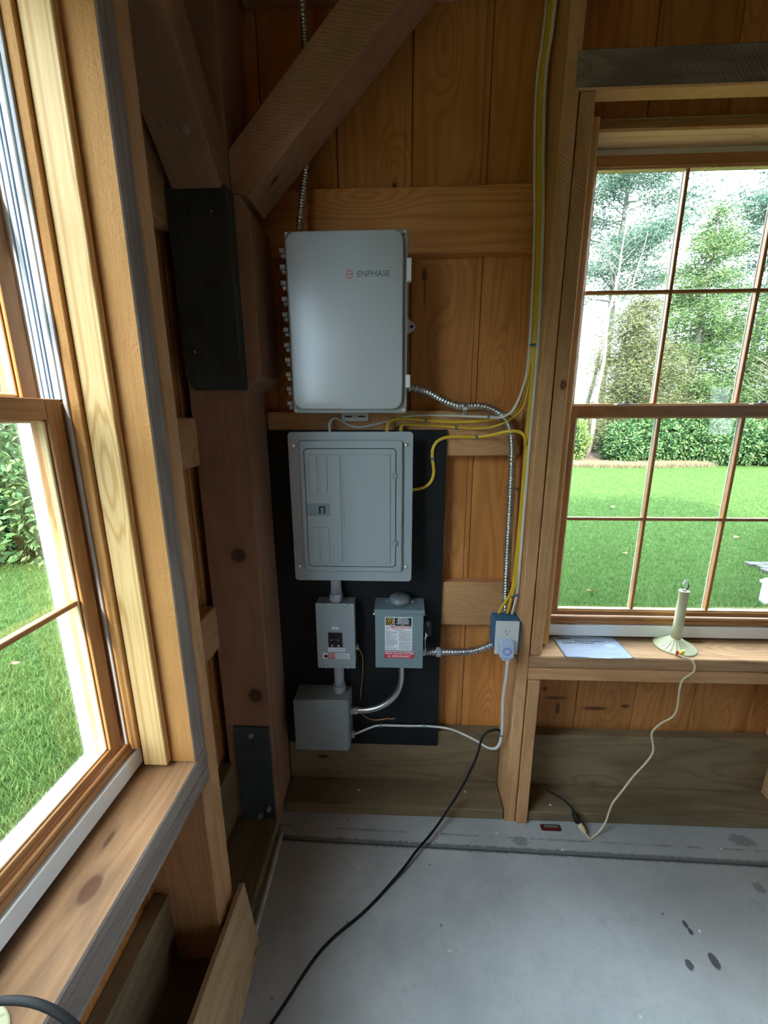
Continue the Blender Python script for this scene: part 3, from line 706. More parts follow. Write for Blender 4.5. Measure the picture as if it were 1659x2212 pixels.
# printed logo: ring symbol split by a bar, then the word
LY = 1.3716
lg = text('lettering', 'ENPHASE', .0235, (-.0865, LY, 2.126), M['logo_grey'], dr, sx=1.06, bold=.0001)
tag(lg, 'grey printed word ENPHASE')
def arc(name, cx, cz, r, w, a0, a1, y, m, parent, n=20, t=.0004):
    bm = bmesh.new(); V = []
    for k in range(n+1):
        a = math.radians(a0 + (a1-a0)*k/n)
        V.append([bm.verts.new((rr*math.cos(a), yy, rr*math.sin(a))) for rr in (r-w/2, r+w/2) for yy in (0, t)])
    for A, B in zip(V, V[1:]):
        for i, j in ((0, 2), (2, 3), (3, 1), (1, 0)): bm.faces.new((A[i], A[j], B[j], B[i]))
    bm.faces.new((V[0][0], V[0][2], V[0][3], V[0][1])); bm.faces.new((V[-1][0], V[-1][2], V[-1][3], V[-1][1]))
    bmesh.ops.recalc_face_normals(bm, faces=bm.faces[:])
    return mesh_obj(name, bm, m, (cx, y, cz), parent)
arc('logo_ring', -.1605, 2.1262, .0105, .0023, 22, 158, LY-.0002, M['orange_red'], dr)
arc('logo_ring', -.1605, 2.1262, .0105, .0023, 202, 338, LY-.0002, M['orange_red'], dr)
box('logo_bar', (-.1725, -.1485), (LY-.0002, LY+.0003), (2.1250, 2.1274), M['orange_red'], dr, 0)

# ---- breaker panel
e = empty('circuit_breaker_box', (-.178, 1.536, 1.088)); tag(e, 'large grey steel breaker panel with hinged door above the small boxes', 'electrical panel')
box('panel_can', (-.372, .010), (1.4475, 1.536), (1.105, 1.633), M['steel_grey'], e, .003)
cv = rplate('cover', (-.402, .044), (1.088, 1.649), .014, 1.4415, 1.4470, M['panel'], e, .0025, 3)
rplate('raised_field', (-.362, .008), (1.130, 1.620), .012, 1.4285, 1.4420, M['panel'], e, .008, 4)
dr = rplate('door', (-.341, -.018), (1.153, 1.590), .012, 1.4265, 1.4284, M['panel'], e, .001, 2)
arcpts = [(p[0], 1.4281, p[1]) for p in rrect(-.3425, -.0165, 1.1515, 1.5915, .013, 6)]; arcpts.append(arcpts[0])
tube('door_gap', arcpts, .0011, M['ink'], e, 5, raw=True)
for x0, x1, z0, z1 in ((-.325, -.297, 1.433, 1.571), (-.289, -.261, 1.433, 1.571), (-.325, -.297, 1.168, 1.305), (-.289, -.261, 1.168, 1.305), (-.248, -.214, 1.168, 1.571), (-.205, -.036, 1.168, 1.571)):
    rplate('embossed_rib', (x0, x1), (z0, z1), .004, 1.4232, 1.4266, M['panel'], dr, .0030, 3)
lt = box('latch', (-.339, -.256), (1.4245, 1.4272), (1.348, 1.393), M['steel_blue'], dr, .001)
box('latch_slot', (-.296, -.273), (1.4238, 1.4246), (1.357, 1.384), M['cavity'], lt, 0); box('latch_slide', (-.290, -.277), (1.4215, 1.4240), (1.358, 1.380), M['steel_blue'], lt, .001)
arc('knockout_ring', -.284, 1.330, .0085, .0008, 0, 359.9, 1.4262, M['steel_grey'], dr)
for z in (1.495, 1.244):
    h = box('hinge', (-.028, -.0085), (1.4240, 1.4275), (z-.010, z+.010), M['steel_grey'], e, .0005); cyl('hinge_pin', (-.017, 1.4245, z-.008), (-.017, 1.4245, z+.008), .0038, M['panel'], h, 10)
for x, z in ((-.380, 1.600), (.022, 1.600), (-.380, 1.147), (.024, 1.147)): screw('cover_screw', (x, 1.4413, z), .0085, M['zinc'], e)
for x, w in ((-.050, .011), (.0, .011)):
    cyl('cable_clamp', (x, 1.500, 1.634), (x, 1.500, 1.648), w, M['zinc'], e, 14)

# ---- small breaker enclosure
e = empty('breaker_enclosure', (-.258, 1.536, .690)); tag(e, 'narrow grey steel box with a black two pole breaker and warning stickers', 'electrical box')
box('enclosure_body', (-.333, -.182), (1.4740, 1.536), (.692, .9775), M['steel_grey'], e, .002)
cv = box('cover', (-.336, -.180), (1.4695, 1.4738), (.689, .9795), M['panel'], e, .0012)
for x, z in ((-.305, .972), (-.212, .972), (-.303, .697), (-.211, .697)): screw('cover_screw', (x, 1.4690, z), .0075, M['zinc'], e)
for x in (-.300, -.215): arc('knockout_ring', x, 0, .013, .001, 0, 359.9, 0, M['panel'], e).rotation_euler = (math.pi/2, 0, 0)
for o in e.children:
    if o.name.startswith('knockout_ring'): o.location.z = .9782-.690; o.location.y = 1.505-1.536
br = empty('breaker', (-.260, 1.47, .79), e); tag(br, 'black two pole breaker with two handles')
box('breaker_body', (-.288, -.232), (1.4640, 1.4694), (.789, .852), M['black'], br, .001)
box('breaker_face', (-.284, -.236), (1.4595, 1.4642), (.801, .846), M['black'], br, .002)
hd = box('breaker_handle', (-.279, -.241), (1.4485, 1.4600), (.826, .834), M['black'], br, .002, 2)
for x in (-.273, -.247): cyl('terminal_screw', (x, 1.4640, .796), (x, 1.4620, .796), .0048, M['zinc'], br, 10)
for x in (-.274, -.246): box('handle_mark', (x-.0035, x+.0035), (1.4480, 1.4486), (.828, .832), M['grey_ink'], br, 0)
rplate('rating_sticker', (-.274, -.245), (.8655, .8775), .001, 1.4690, 1.4694, M['sticker'], cv, 0); text('lettering', '60A', .0075, (-.2595, 1.4688, .8715), M['grey_ink'], cv)
s2 = rplate('name_sticker', (-.292, -.222), (.7665, .783), .002, 1.4690, 1.4694, M['sticker'], cv, 0); text('lettering', 'CIRCUIT BREAKER', .0075, (-.257, 1.4688, .7748), M['grey_ink'], cv)
s3 = rplate('warning_sticker', (-.315, -.203), (.7325, .759), .001, 1.4690, 1.4694, M['sticker'], cv, 0)
cyl('warning_symbol', (-.301, 1.4690, .7445), (-.301, 1.4687, .7445), .0075, M['ink'], cv, 16, 0); text('lettering', '?', .010, (-.311, 1.4688, .752), M['ink'], cv)
for z, w in ((.7545, 'DANGER'), (.7455, 'PELIGRO'), (.7365, 'DANGER')):
    box('sticker_band', (-.294, -.263), (1.4687, 1.4690), (z-.0037, z+.0037), M['pink'], cv, 0); text('lettering', w, .0075, (-.2785, 1.4686, z), M['red'], cv)
def fine_print(x0, x1, z1, n, dz, y, parent, m, h=.0016, seed=1, name='fine_print'):
    """rows of unreadably small print, one mesh of short bars"""
    rr = random.Random(seed); bm = bmesh.new(); cx, cz = (x0+x1)/2, z1-n*dz/2
    for i in range(n):
        x = x0; z = z1 - i*dz
        if rr.random() < .16: continue
        end = x1 if rr.random() < .7 else x0 + (x1-x0)*rr.uniform(.3, .9)
        while x < end - .001:
            w = rr.uniform(.0015, .006); w = min(w, end-x); bm_box(bm, x-cx, x+w-cx, -.0001, .0001, z-cz-h/2, z-cz+h/2); x += w + .0009
    o = mesh_obj(name, bm, m, (cx, y, cz), parent); o['kind'] = 'stuff'; return o
fine_print(-.260, -.206, .7560, 7, .0034, 1.4688, cv, M['grey_ink'], seed=4)
cb = cyl('ground_bushing', (-.181, 1.500, .770), (-.170, 1.500, .770), .013, M['zinc'], e, 14)

# ---- safety disconnect switch
e = empty('disconnect_switch', (0, 1.536, .722)); tag(e, 'blue grey safety switch box with rain hub on top and red sticker', 'electrical box')
box('switch_body', (-.094, .090), (1.4365, 1.536), (.724, .972), M['steel_dark'], e, .002)
dr = box('front_cover', (-.0955, .0925), (1.4330, 1.4362), (.721, .9600), M['steel_blue'], e, .0015)
lid = empty('rain_lid', (0, 1.48, .978), e)
box('lid_top', (-.0985, .0965), (1.4290, 1.536), (.9735, .9770), M['steel_blue'], lid, .001)
box('lid_lip', (-.0985, .0965), (1.4285, 1.4320), (.9590, .9765), M['steel_blue'], lid, .001)
for x in (-.0985, .0945): box('lid_side', (x, x+.002), (1.4320, 1.536), (.9590, .9735), M['steel_blue'], lid, .0005)
hubb = empty('conduit_hub', (.001, 1.492, .978), e)
prism('hub_flange', [(-.058, 1.492), (-.052, 1.482), (-.02, 1.462), (.022, 1.462), (.054, 1.482), (.060, 1.492), (.054, 1.502), (.022, 1.522), (-.02, 1.522), (-.052, 1.502)], 'z', .9775, .9815, M['hub'], hubb, .0015)
lathe('hub_cap', [(.043, .0), (.043, .012), (.040, .020), (.034, .025), (.0001, .027)], M['hub'], (.001, 1.492, .9812), hubb, 36)
for x in (-.050, .052): screw('hub_screw', (x, 1.490, .9818), .0075, M['zinc'], hubb, (0, 0, 1))
text('lettering', 'T  RAIN', .010, (.001, 1.490, 1.0085), M['grey_ink'], hubb, rot=Euler((0, 0, 0)))
for x in (-.105, .103): cyl('side_screw', (x if x < 0 else .095, 1.470, .937), (-.095 if x < 0 else x, 1.470, .937), .005, M['zinc'], e, 12)
hn = empty('switch_handle', (.11, 1.46, .88), e)
box('handle_arm', (.0950, .1060), (1.452, 1.470), (.842, .918), M['black'], hn, .003, 2)
lathe('handle_grip', [(.004, -.033), (.010, -.028), (.0125, 0), (.010, .028), (.004, .033)], M['black'], (.1150, 1.458, .885), hn, 12)
tube('seal_wire', [(.100, 1.450, .868), (.104, 1.449, .855), (.101, 1.449, .83), (.103, 1.450, .79), (.100, 1.452, .765)], .0014, M['white_plastic'], e, 6)
prism('seal_tag', [(.0985, .845), (.103, .872), (.111, .858), (.106, .853), (.101, .838)], 'y', 1.4455, 1.4475, M['white_plastic'], e, .0005)
cyl('bottom_stud', (.020, 1.450, .7235), (.020, 1.450, .714), .009, M['zinc'], e, 10)
# stickers on the front cover
sy = 1.4329
st = rplate('instruction_sticker', (-.0575, .0490), (.8005, .9440), .0012, sy-.0004, sy+.0002, M['sticker'], dr, 0)
box('sticker_panel', (-.0545, -.0235), (sy-.0007, sy-.0004), (.9090, .9410), M['ink'], dr, 0)
box('sticker_panel', (-.0200, .0460), (sy-.0007, sy-.0004), (.9070, .9410), M['ink'], dr, 0)
arcp = rrect(-.0500, -.0278, .9140, .9365, .0035, 4)
for k in range(len(arcp)): pass
tube('square_emblem', [(p[0], sy-.0008, p[1]) for p in arcp] + [(arcp[0][0], sy-.0008, arcp[0][1])], .0014, M['gold'], dr, 5, raw=True)
text('emblem_letter', 'D', .0150, (-.0389, sy-.0008, .9252), M['gold'], dr, bold=.0004, sx=1.15)
for k, s in enumerate(('GENERAL DUTY', 'SAFETY SWITCH', 'INTERRUPTOR DE', 'SEGURIDAD DE', 'SERVICIO GENERAL')):
    text('lettering', s, .0062, (.0130, sy-.0008, .9375-.0053*k), M['sticker'], dr, sx=.95, bold=.00012)
text('lettering', '240V~', .0055, (.0130, sy-.0008, .9108), M['sticker'], dr)
box('sticker_band', (-.0340, .0465), (sy-.0007, sy-.0004), (.8985, .9055), M['pink'], dr, 0)
text('lettering', 'DANGER / PELIGRO', .0068, (.0090, sy-.0008, .9020), M['sticker'], dr)
prism('warning_triangle', [(-.0340, .8985), (-.0270, .8985), (-.0305, .9050)], 'y', sy-.0009, sy-.0007, M['red'], dr)
tube('shock_symbol', [(-.0520, sy-.0007, .8885), (-.0460, sy-.0007, .8960), (-.0420, sy-.0007, .8975), (-.0440, sy-.0007, .9030), (-.0370, sy-.0007, .9055)], .0010, M['pink'], dr, 5)
tube('shock_symbol', [(-.0530, sy-.0007, .8965), (-.0470, sy-.0007, .8990), (-.0430, sy-.0007, .8975), (-.0400, sy-.0007, .8900)], .0008, M['pink'], dr, 5)
fine_print(-.0290, .0440, .8955, 2, .0034, sy-.0006, dr, M['pink'], seed=3)
fine_print(-.0150, .0200, .8885, 1, .0034, sy-.0006, dr, M['ink'], seed=5)
fine_print(-.0545, -.0090, .8840, 27, .0030, sy-.0006, dr, M['grey_ink'], seed=8)
fine_print(-.0020, .0460, .8840, 27, .0030, sy-.0006, dr, M['grey_ink'], seed=9)
rs = rplate('red_sticker', (-.0595, .0580), (.7660, .7955), .0008, sy-.0004, sy+.0002, M['red'], dr, 0)
box('sticker_edge', (-.0595, .0580), (sy-.0006, sy-.0004), (.7940, .7962), M['sticker'], dr, 0)
text('lettering', 'MAIN SOLAR SYSTEM', .0123, (-.0008, sy-.0006, .7865), M['sticker'], dr, sx=.96, bold=.0002)
text('lettering', 'AC DISCONNECT', .0123, (-.0020, sy-.0006, .7737), M['sticker'], dr, sx=.96, bold=.0002)

# ---- junction box at the bottom
e = empty('junction_box', (-.325, 1.536, .322)); tag(e, 'deep dark grey junction box hanging lowest on the backboard', 'electrical box')
box('box_body', (-.437, -.209), (1.4365, 1.536), (.325, .5615), M['steel_dark'], e, .002)
box('cover', (-.4385, -.2120), (1.4325, 1.4362), (.3185, .5600), M['steel_blue'] if False else M['steel_dark'], e, .0012)
prism('side_flange', [(1.4364, .330), (1.4364, .560), (1.536, .566), (1.536, .322)], 'x', -.2088, -.2070, M['steel_grey'], e, 0)
for x, z in ((-.428, .503), (-.222, .503), (-.428, .375), (-.222, .375)): screw('cover_screw', (x, 1.4320, z), .0045, M['zinc'], e)

# ---- rigid conduits
def pvc(label, x, ztop, zbot, y, xb=None):
    xb = x if xb is None else xb
    o = empty('conduit_nipple', (xb, y, zbot)); tag(o, label, 'conduit')
    cyl('pipe', (x, y, ztop), (xb, y, zbot+.03), .0215, M['pvc'], o, 24, 0)
    cyl('coupling', (xb, y, zbot+.034), (xb, y, zbot+.002), .0265, M['pvc'], o, 24, .002)
    return o
pvc('short grey plastic conduit between the breaker panel and the narrow box', -.255, 1.1035, .9795, 1.497)
pvc('short grey plastic conduit between the narrow box and the junction box', -.253, .6905, .5630, 1.493)
e = empty('elbow_conduit', (.006, 1.49, .72)); tag(e, 'curved shiny steel conduit elbow below the safety switch', 'conduit')
tube('pipe', [(.008, 1.49, .7235), (.007, 1.49, .68), (.007, 1.49, .63), (-.006, 1.49, .575), (-.038, 1.49, .527), (-.085, 1.49, .493), (-.135, 1.49, .477), (-.178, 1.49, .474)], .0135, M['galv'], e, 18, .008)
cyl('connector', (-.2065, 1.49, .474), (-.176, 1.49, .474), .0175, M['galv'], e, 16, .001); screw('set_screw', (-.190, 1.4725, .474), .004, M['zinc'], e)
cyl('locknut', (-.2068, 1.49, .474), (-.2025, 1.49, .474), .021, M['zinc'], e, 8, .001)

# ---- flexible metal conduits
def flex(name, pts, r, m, parent=None, pitch=.0112):
    path = spline(pts, pitch/6); 
    return tube(name, path, r, m, parent, 12, raw=True, rfun=lambda i: r*(1.04, 1.06, 1.0, .80, .74, .82)[i % 6])
e = empty('flexible_conduit', (.03, 1.47, 1.79)); tag(e, 'corrugated steel conduit running from the large enclosure down beside the stud to the switch', 'conduit')
flex('armoured_sleeve', [(.016, 1.475, 1.800), (.055, 1.478, 1.797), (.100, 1.500, 1.782), (.150, 1.520, 1.757), (.200, 1.528, 1.738), (.232, 1.529, 1.736), (.290, 1.526, 1.735), (.335, 1.52, 1.722), (.372, 1.512, 1.695),
     (.394, 1.505, 1.655), (.404, 1.502, 1.600), (.408, 1.502, 1.530), (.412, 1.502, 1.40), (.414, 1.502, 1.25), (.417, 1.502, 1.10), (.420, 1.498, .98), (.424, 1.49, .90), (.417, 1.487, .845), (.392, 1.488, .812), (.350, 1.490, .787), (.300, 1.490, .768), (.240, 1.490, .762), (.170, 1.490, .761), (.092, 1.490, .761)], .0150, M['galv'], e)
cyl('connector', (.150, 1.49, .761), (.168, 1.49, .761), .0200, M['pvc'], e, 12, .001)
cyl('connector', (.0925, 1.49, .761), (.105, 1.49, .761), .0180, M['galv'], e, 12, .001)
st = empty('conduit_strap', (.232, 1.549, 1.736)); tag(st, 'small zinc one hole strap holding the corrugated conduit above the white cable', 'strap')
tube('strap_band', [(.232, 1.528+.0165*math.cos(a), 1.736+.0165*math.sin(a)) for a in [math.radians(k) for k in range(-20, 201, 20)]], .009, M['zinc'], st, 4, raw=True, flat=.12, up=Vector((0, 0, 1)))
for o in st.children: bpy.data.objects.remove(o)
def strap_bm():
    bm = bmesh.new(); V = []
    P = [(1.546, 1.700), (1.546, 1.716), (1.530, 1.7195)] + [(1.529-.0168*math.sin(math.radians(a)), 1.736-.0168*math.cos(math.radians(a))) for a in range(0, 181, 15)] + [(1.5475, 1.7530)]
    for (y, z) in P: V.append([bm.verts.new((s*.0085, y-1.549, z-1.736)) for s in (-1, 1)])
    for A, B in zip(V, V[1:]): bm.faces.new((A[0], A[1], B[1], B[0]))
    bmesh.ops.recalc_face_normals(bm, faces=bm.faces[:]); bmesh.ops.solidify(bm, geom=bm.faces[:], thickness=.0015)
    return bm
mesh_obj('strap_band', strap_bm(), M['zinc'], (.232, 1.549, 1.736), st); screw('screw', (.232, 1.5445, 1.7065), .0045, M['zinc'], st)
st2 = st.copy(); C.objects.link(st2); st2.location = (.412, 1.549, 1.44); st2.rotation_euler = (0, math.radians(-90), 0); st2['label'] = 'small zinc strap on the upright run of corrugated conduit beside the stud'
st2.location = (.411, 1.530, 1.432)
for ch in st.children: c2 = ch.copy(); C.objects.link(c2); c2.parent = st2
e = flex('flexible_conduit', [(-.336, 1.472, 2.2530), (-.335, 1.475, 2.275), (-.330, 1.485, 2.33), (-.318, 1.500, 2.42), (-.305, 1.510, 2.52), (-.296, 1.515, 2.65), (-.296, 1.515, 2.78), (-.300, 1.515, 2.90), (-.302, 1.515, 3.118)], .0105, M['galv'], None, .0092)
tag(e, 'thin corrugated steel conduit rising from the enclosure top behind the diagonal brace', 'conduit')

# ---- non-metallic cables
def cable(label, pts, m, r=.0062, flat=.48, step=.012, up=Vector((0, -1, 0)), name='cable', group=None):
    o = tube(name, pts, r, m, None, 8, step, flat, up=up); return tag(o, label, 'cable', group)
up_y = [(.447, 1.486, 1.78), (.447, 1.485, 1.92), (.447, 1.500, 2.10), (.444, 1.520, 2.30), (.436, 1.545, 2.50), (.430, 1.558, 2.70), (.436, 1.540, 2.85), (.440, 1.530, 3.11)]
def shift(P, dx, dy, dz=0): return [(p[0]+dx, p[1]+dy, p[2]+dz) for p in P]
cable('yellow cable leaving the breaker panel top, uppermost of the yellow runs', [(-.050, 1.500, 1.648), (-.049, 1.505, 1.668), (-.036, 1.522, 1.686), (.007, 1.535, 1.693), (.092, 1.5415, 1.688), (.160, 1.5415, 1.681), (.245, 1.540, 1.681), (.320, 1.530, 1.687), (.370, 1.505, 1.703), (.415, 1.485, 1.740)] + shift(up_y, -.006, -.012)[1:], M['yellow'])
cable('yellow cable leaving the breaker panel top, middle of the yellow runs', [(.0, 1.500, 1.648), (.002, 1.510, 1.665), (.015, 1.528, 1.673), (.058, 1.540, 1.671), (.135, 1.5415, 1.666), (.204, 1.5415, 1.661), (.290, 1.535, 1.657), (.350, 1.515, 1.668), (.400, 1.490, 1.700), (.432, 1.475, 1.755)] + shift(up_y, -.004, .000)[1:], M['yellow'])
cable('yellow cable looping out of the right side of the breaker panel across the backboard', [(.012, 1.515, 1.430), (.045, 1.522, 1.429), (.086, 1.528, 1.436), (.115, 1.530, 1.458), (.126, 1.530, 1.495), (.120, 1.530, 1.540), (.119, 1.530, 1.575), (.132, 1.531, 1.606), (.160, 1.531, 1.622), (.205, 1.537, 1.627), (.281, 1.5410, 1.625), (.330, 1.515, 1.633), (.370, 1.485, 1.645), (.410, 1.470, 1.648), (.434, 1.462, 1.632), (.440, 1.460, 1.600)], M['yellow'])
cable('long yellow cable dropping beside the stud to the left hole of the outlet box', [(.384, 1.455, .955), (.398, 1.455, .990), (.425, 1.457, 1.040), (.434, 1.460, 1.10), (.440, 1.463, 1.30), (.443, 1.466, 1.50), (.444, 1.470, 1.65)] + shift(up_y, -.001, -.018), M['yellow'])
cable('long yellow cable dropping beside the stud to the middle hole of the outlet box', [(.416, 1.452, .955), (.424, 1.454, 1.00), (.434, 1.454, 1.05), (.442, 1.454, 1.10), (.446, 1.455, 1.30), (.447, 1.458, 1.50), (.448, 1.462, 1.65)] + shift(up_y, .001, -.028), M['yellow'])
cable('white cable running from behind the breaker panel top across to the stud', [(-.258, 1.500, 1.634), (-.263, 1.510, 1.668), (-.258, 1.528, 1.688), (-.242, 1.536, 1.695), (-.215, 1.540, 1.682), (-.190, 1.5415, 1.668), (-.150, 1.5415, 1.663), (-.079, 1.5410, 1.676), (.007, 1.540, 1.699), (.080, 1.540, 1.706), (.143, 1.5405, 1.704), (.240, 1.528, 1.701), (.311, 1.495, 1.698), (.355, 1.478, 1.697), (.390, 1.472, 1.722), (.418, 1.475, 1.790), (.432, 1.478, 1.88)] + shift(up_y, -.0145, -.010)[2:], M['white_cable'], .0055)
cable('long white cable beside the stud dropping to the right hole of the outlet box', [(.433, 1.448, .955), (.441, 1.448, 1.00), (.447, 1.446, 1.06), (.4475, 1.444, 1.20), (.448, 1.444, 1.45), (.449, 1.445, 1.65)] + shift(up_y, .003, -.042), M['white_cable'], .0055)
cable('white cable from the junction box rising along the stud to the plug', [(-.200, 1.490, .352), (-.180, 1.500, .350), (-.148, 1.520, .350), (-.115, 1.529, .358), (-.082, 1.530, .365), (.037, 1.530, .366), (.139, 1.530, .367), (.231, 1.525, .358), (.330, 1.500, .330), (.375, 1.475, .318), (.402, 1.455, .330), (.416, 1.440, .360), (.420, 1.430, .400), (.4195, 1.420, .470), (.4110, 1.410, .600), (.4090, 1.385, .72), (.4020, 1.356, .812)], M['white_cable'], .0062)
cable('bare copper ground wire hanging beside the narrow breaker box', [(-.171, 1.500, .768), (-.160, 1.510, .735), (-.155, 1.525, .690), (-.160, 1.531, .600), (-.166, 1.531, .540), (-.168, 1.531, .495)], M['copper'], .0026, 1.0, name='ground_wire')
cable('bare copper ground wire lying loose on the backboard under the elbow', [(-.176, 1.520, .448), (-.160, 1.530, .418), (-.127, 1.532, .395), (-.090, 1.532, .392), (-.050, 1.532, .400), (-.028, 1.533, .397), (-.020, 1.530, .405)], M['copper'], .0026, 1.0, name='ground_wire')
cyl('wire_clamp', (-.2068, 1.490, .352), (-.193, 1.490, .352), .0165, M['zinc'], bpy.data.objects['junction_box'], 12, .001)
def staple(label, x, y, z, ang, w=.013):
    o = empty('cable_staple', (x, y, z)); tag(o, label, 'staple', 'blue cable staples')
    box('crossbar', (x-.0035, x+.0035), (y-.0045, y-.0025), (z-w/2, z+w/2), M['staple'], o, .0008)
    for s in (-1, 1): box('leg', (x-.002, x+.002), (y-.0025, y+.009), (z+s*w/2-.0012, z+s*w/2+.0012), M['staple'], o, 0)
    o.rotation_euler = (0, ang, 0); return o
staple('blue staple on the uppermost horizontal yellow cable', .092, 1.539, 1.688, 0)
staple('blue staple on the middle horizontal yellow cable', .204, 1.539, 1.661, 0)
staple('blue staple on the lowest horizontal yellow cable', .281, 1.539, 1.625, 0)
staple('blue staple on the white cable where it crosses the corrugated conduit', .311, 1.493, 1.698, 0)
staple('blue staple on the yellow loop over the black backboard', .1195, 1.5275, 1.545, math.pi/2)
staple('blue staple on the bottom white cable near the middle of the backboard', -.082, 1.5275, .365, 0)
staple('blue staple on the bottom white cable near the backboard edge', .110, 1.5275, .367, 0)
staple('blue staple holding the cable bundle high on the stud', .441, 1.450, 1.930, math.pi/2, .028)
staple('blue staple holding the cable bundle just above the outlet box', .436, 1.445, 1.035, math.pi/2-.5, .026)
staple('blue staple on the white cable low on the stud', .4195, 1.424, .425, math.pi/2)

# ---- outlet
e = empty('outlet_box', (.400, 1.43, .82)); tag(e, 'blue plastic outlet box with a white duplex outlet plate on the stud', 'outlet')
box('box_shell', (.358, .4545), (1.392, 1.475), (.835, .950), M['blue_box'], e, .003)
for x in (.384, .416): box('cable_flap', (x-.013, x+.013), (1.41, 1.46), (.950, .953), M['blue_box'], e, .001)
pt = prism('wall_plate', rrect(.3585, .4455, .822, .959, .004, 4), 'y', 1.3845, 1.3915, M['plate'], e, .003, 3)
for z in (.916, .853):
    rc = prism('receptacle', [(p[0]+.402, p[1]+z) for p in [(.0175*math.cos(math.radians(a)), max(-.0142, min(.0142, .0175*math.sin(math.radians(a))))) for a in range(0, 360, 12)]], 'y', 1.3825, 1.3850, M['plate'], e, .0006, 2)
    for x, h in ((.3955, .0042), (.4085, .0036)): box('slot', (x-.0009, x+.0009), (1.3820, 1.3826), (z+.003-h, z+.003+h), M['cavity'], rc, 0)
    cyl('ground_hole', (.402, 1.3826, z-.0075), (.402, 1.3820, z-.0075), .0024, M['cavity'], rc, 10, 0)
cyl('plate_screw', (.402, 1.3846, .8865), (.402, 1.3832, .8865), .0032, M['plate'], e, 12, .0005)
e = empty('plug_adapter', (.397, 1.382, .842)); tag(e, 'pale blue plug-in adapter with a round blue printed ring in the lower outlet', 'plug')
rplate('adapter_body', (.3700, .4215), (.826, .894), .010, 1.347, 1.3818, M['plug'], e, .006, 4)
rplate('adapter_tab', (.3800, .4120), (.816, .8275), .003, 1.352, 1.374, M['plug'], e, .002)
arc('printed_ring', .3960, .857, .0150, .0020, 0, 359.9, 1.3464, M['blue_ring'], e, 32)
arc('printed_ring', .3975, .857, .0115, .0012, 0, 359.9, 1.3464, M['blue_ring'], e, 32)

# ================================================================== LOOSE THINGS
# ---- paper on the window sill (slightly curled sheet)
px0, px1, py0, py1 = .634, .890, 1.402, 1.557
bm = bmesh.new(); nx, ny = 26, 16; G = []
def curl(u, v):
    z = .0005 + .006*math.exp(-((u-.5)/.25)**2)*v**3 + .004*max(0, u-.8)/.2*(1-v) + .0015*math.sin(u*9)*v
    return z
for i in range(nx+1):
    G.append([bm.verts.new((px0 + (px1-px0)*i/nx - .762, py0 + (py1-py0)*j/ny - 1.48 + .003*(1-i/nx), curl(i/nx, j/ny))) for j in range(ny+1)])
for i in range(nx):
    for j in range(ny): bm.faces.new((G[i][j], G[i+1][j], G[i+1][j+1], G[i][j+1]))
bmesh.ops.solidify(bm, geom=bm.faces[:], thickness=-.0003)
pp = mesh_obj('instruction_sheet', bm, M['paper'], (.762, 1.48, .8013), smooth=True)
tag(pp, 'printed white instruction sheet lying on the window sill', 'paper')
def on_paper(o):
    me = o.data
    for v in me.vertices:
        x = v.co.x + o.location.x + .762; y = v.co.y + o.location.y + 1.48
        v.co.z += curl((x-px0)/(px1-px0), (y-py0)/(py1-py0)) + .0004
    return o
def ptxt(s, size, x, y, m, b=.0002, sx=1.0):
    o = text('lettering', s, size, (x, y, .8013), m, pp, rot=Euler((0, 0, 0)), align='LEFT', bold=b, sx=sx, depth=.00008); on_paper(o)
ptxt('Enphase IQ Combiner 4', .0125, .716, 1.5205, M['ink'], .0003, .95); ptxt('and the', .0105, .850, 1.5205, M['grey_ink'], .0, .8)
ptxt('To install the', .0105, .662, 1.5205, M['grey_ink'], .0, .78)
ptxt('Enphase IQ Combiner 4C', .0125, .662, 1.5070, M['ink'], .0003, .95)
def pbox(x0, x1, y0, y1, m, name='printed_block'):
    bm = bmesh.new(); n = 8
    cx, cy = (x0+x1)/2, (y0+y1)/2
    A = [[bm.verts.new((x0+(x1-x0)*i/n-cx, y-cy, 0)) for y in (y0, y1)] for i in range(n+1)]
    for i in range(n): bm.faces.new((A[i][0], A[i+1][0], A[i+1][1], A[i][1]))
    o = mesh_obj(name, bm, m, (cx, cy, .8014), pp); on_paper(o); return o
pbox(.650, .704, 1.534, 1.539, M['ink']); pbox(.824, .866, 1.478, 1.503, M['paper_shade'], 'printed_picture'); pbox(.662, .872, 1.4335, 1.4350, M['paper_shade'])
rr = random.Random(5)
for k in range(26):
    x = rr.uniform(.665, .82); y = rr.uniform(1.408, 1.50); w = rr.uniform(.02, .05)
    if 1.43 < y < 1.437: continue
    pbox(x, min(x+w, .875), y, y+.0014, M['paper_shade'], 'printed_line')

# ---- electric candle lamp
def candle(x, y, label, flip=0):
    e = empty('candle_lamp', (x, y, .8015)); tag(e, label, 'lamp')
    lathe('base', [(.0725, 0), (.0735, .003), (.0715, .0055), (.062, .0105), (.044, .0205), (.030, .031), (.0225, .038), (.0205, .0395), (.0001, .0395)], M['ivory'], (x, y, .8015), e, 96,
          mod=lambda k, z: (.06 if k % 4 == 0 else 0) if .006 < z < .035 else 0, smooth=False)
    lathe('candle_tube', [(.0178, 0), (.0172, .06), (.0168, .12), (.0166, .196), (.0182, .1965), (.0182, .2000), (.0150, .2005), (.0001, .2005)], M['ivory'], (x, y, .8411), e, 24)
    lathe('bulb', [(.0065, 0), (.0085, .004), (.0135, .013), (.0135, .020), (.0095, .032), (.004, .042), (.0008, .046)], M['bulb'], (x, y, 1.0417), e, 20)
    tube('filament', [(x-.003, y, 1.045), (x-.002, y, 1.062), (x, y, 1.066), (x+.002, y, 1.062), (x+.003, y, 1.045)], .0004, M['zinc'], e, 5)
    return e
cd = candle(1.098, 1.497, 'ivory plastic electric candle lamp standing on the back window sill')
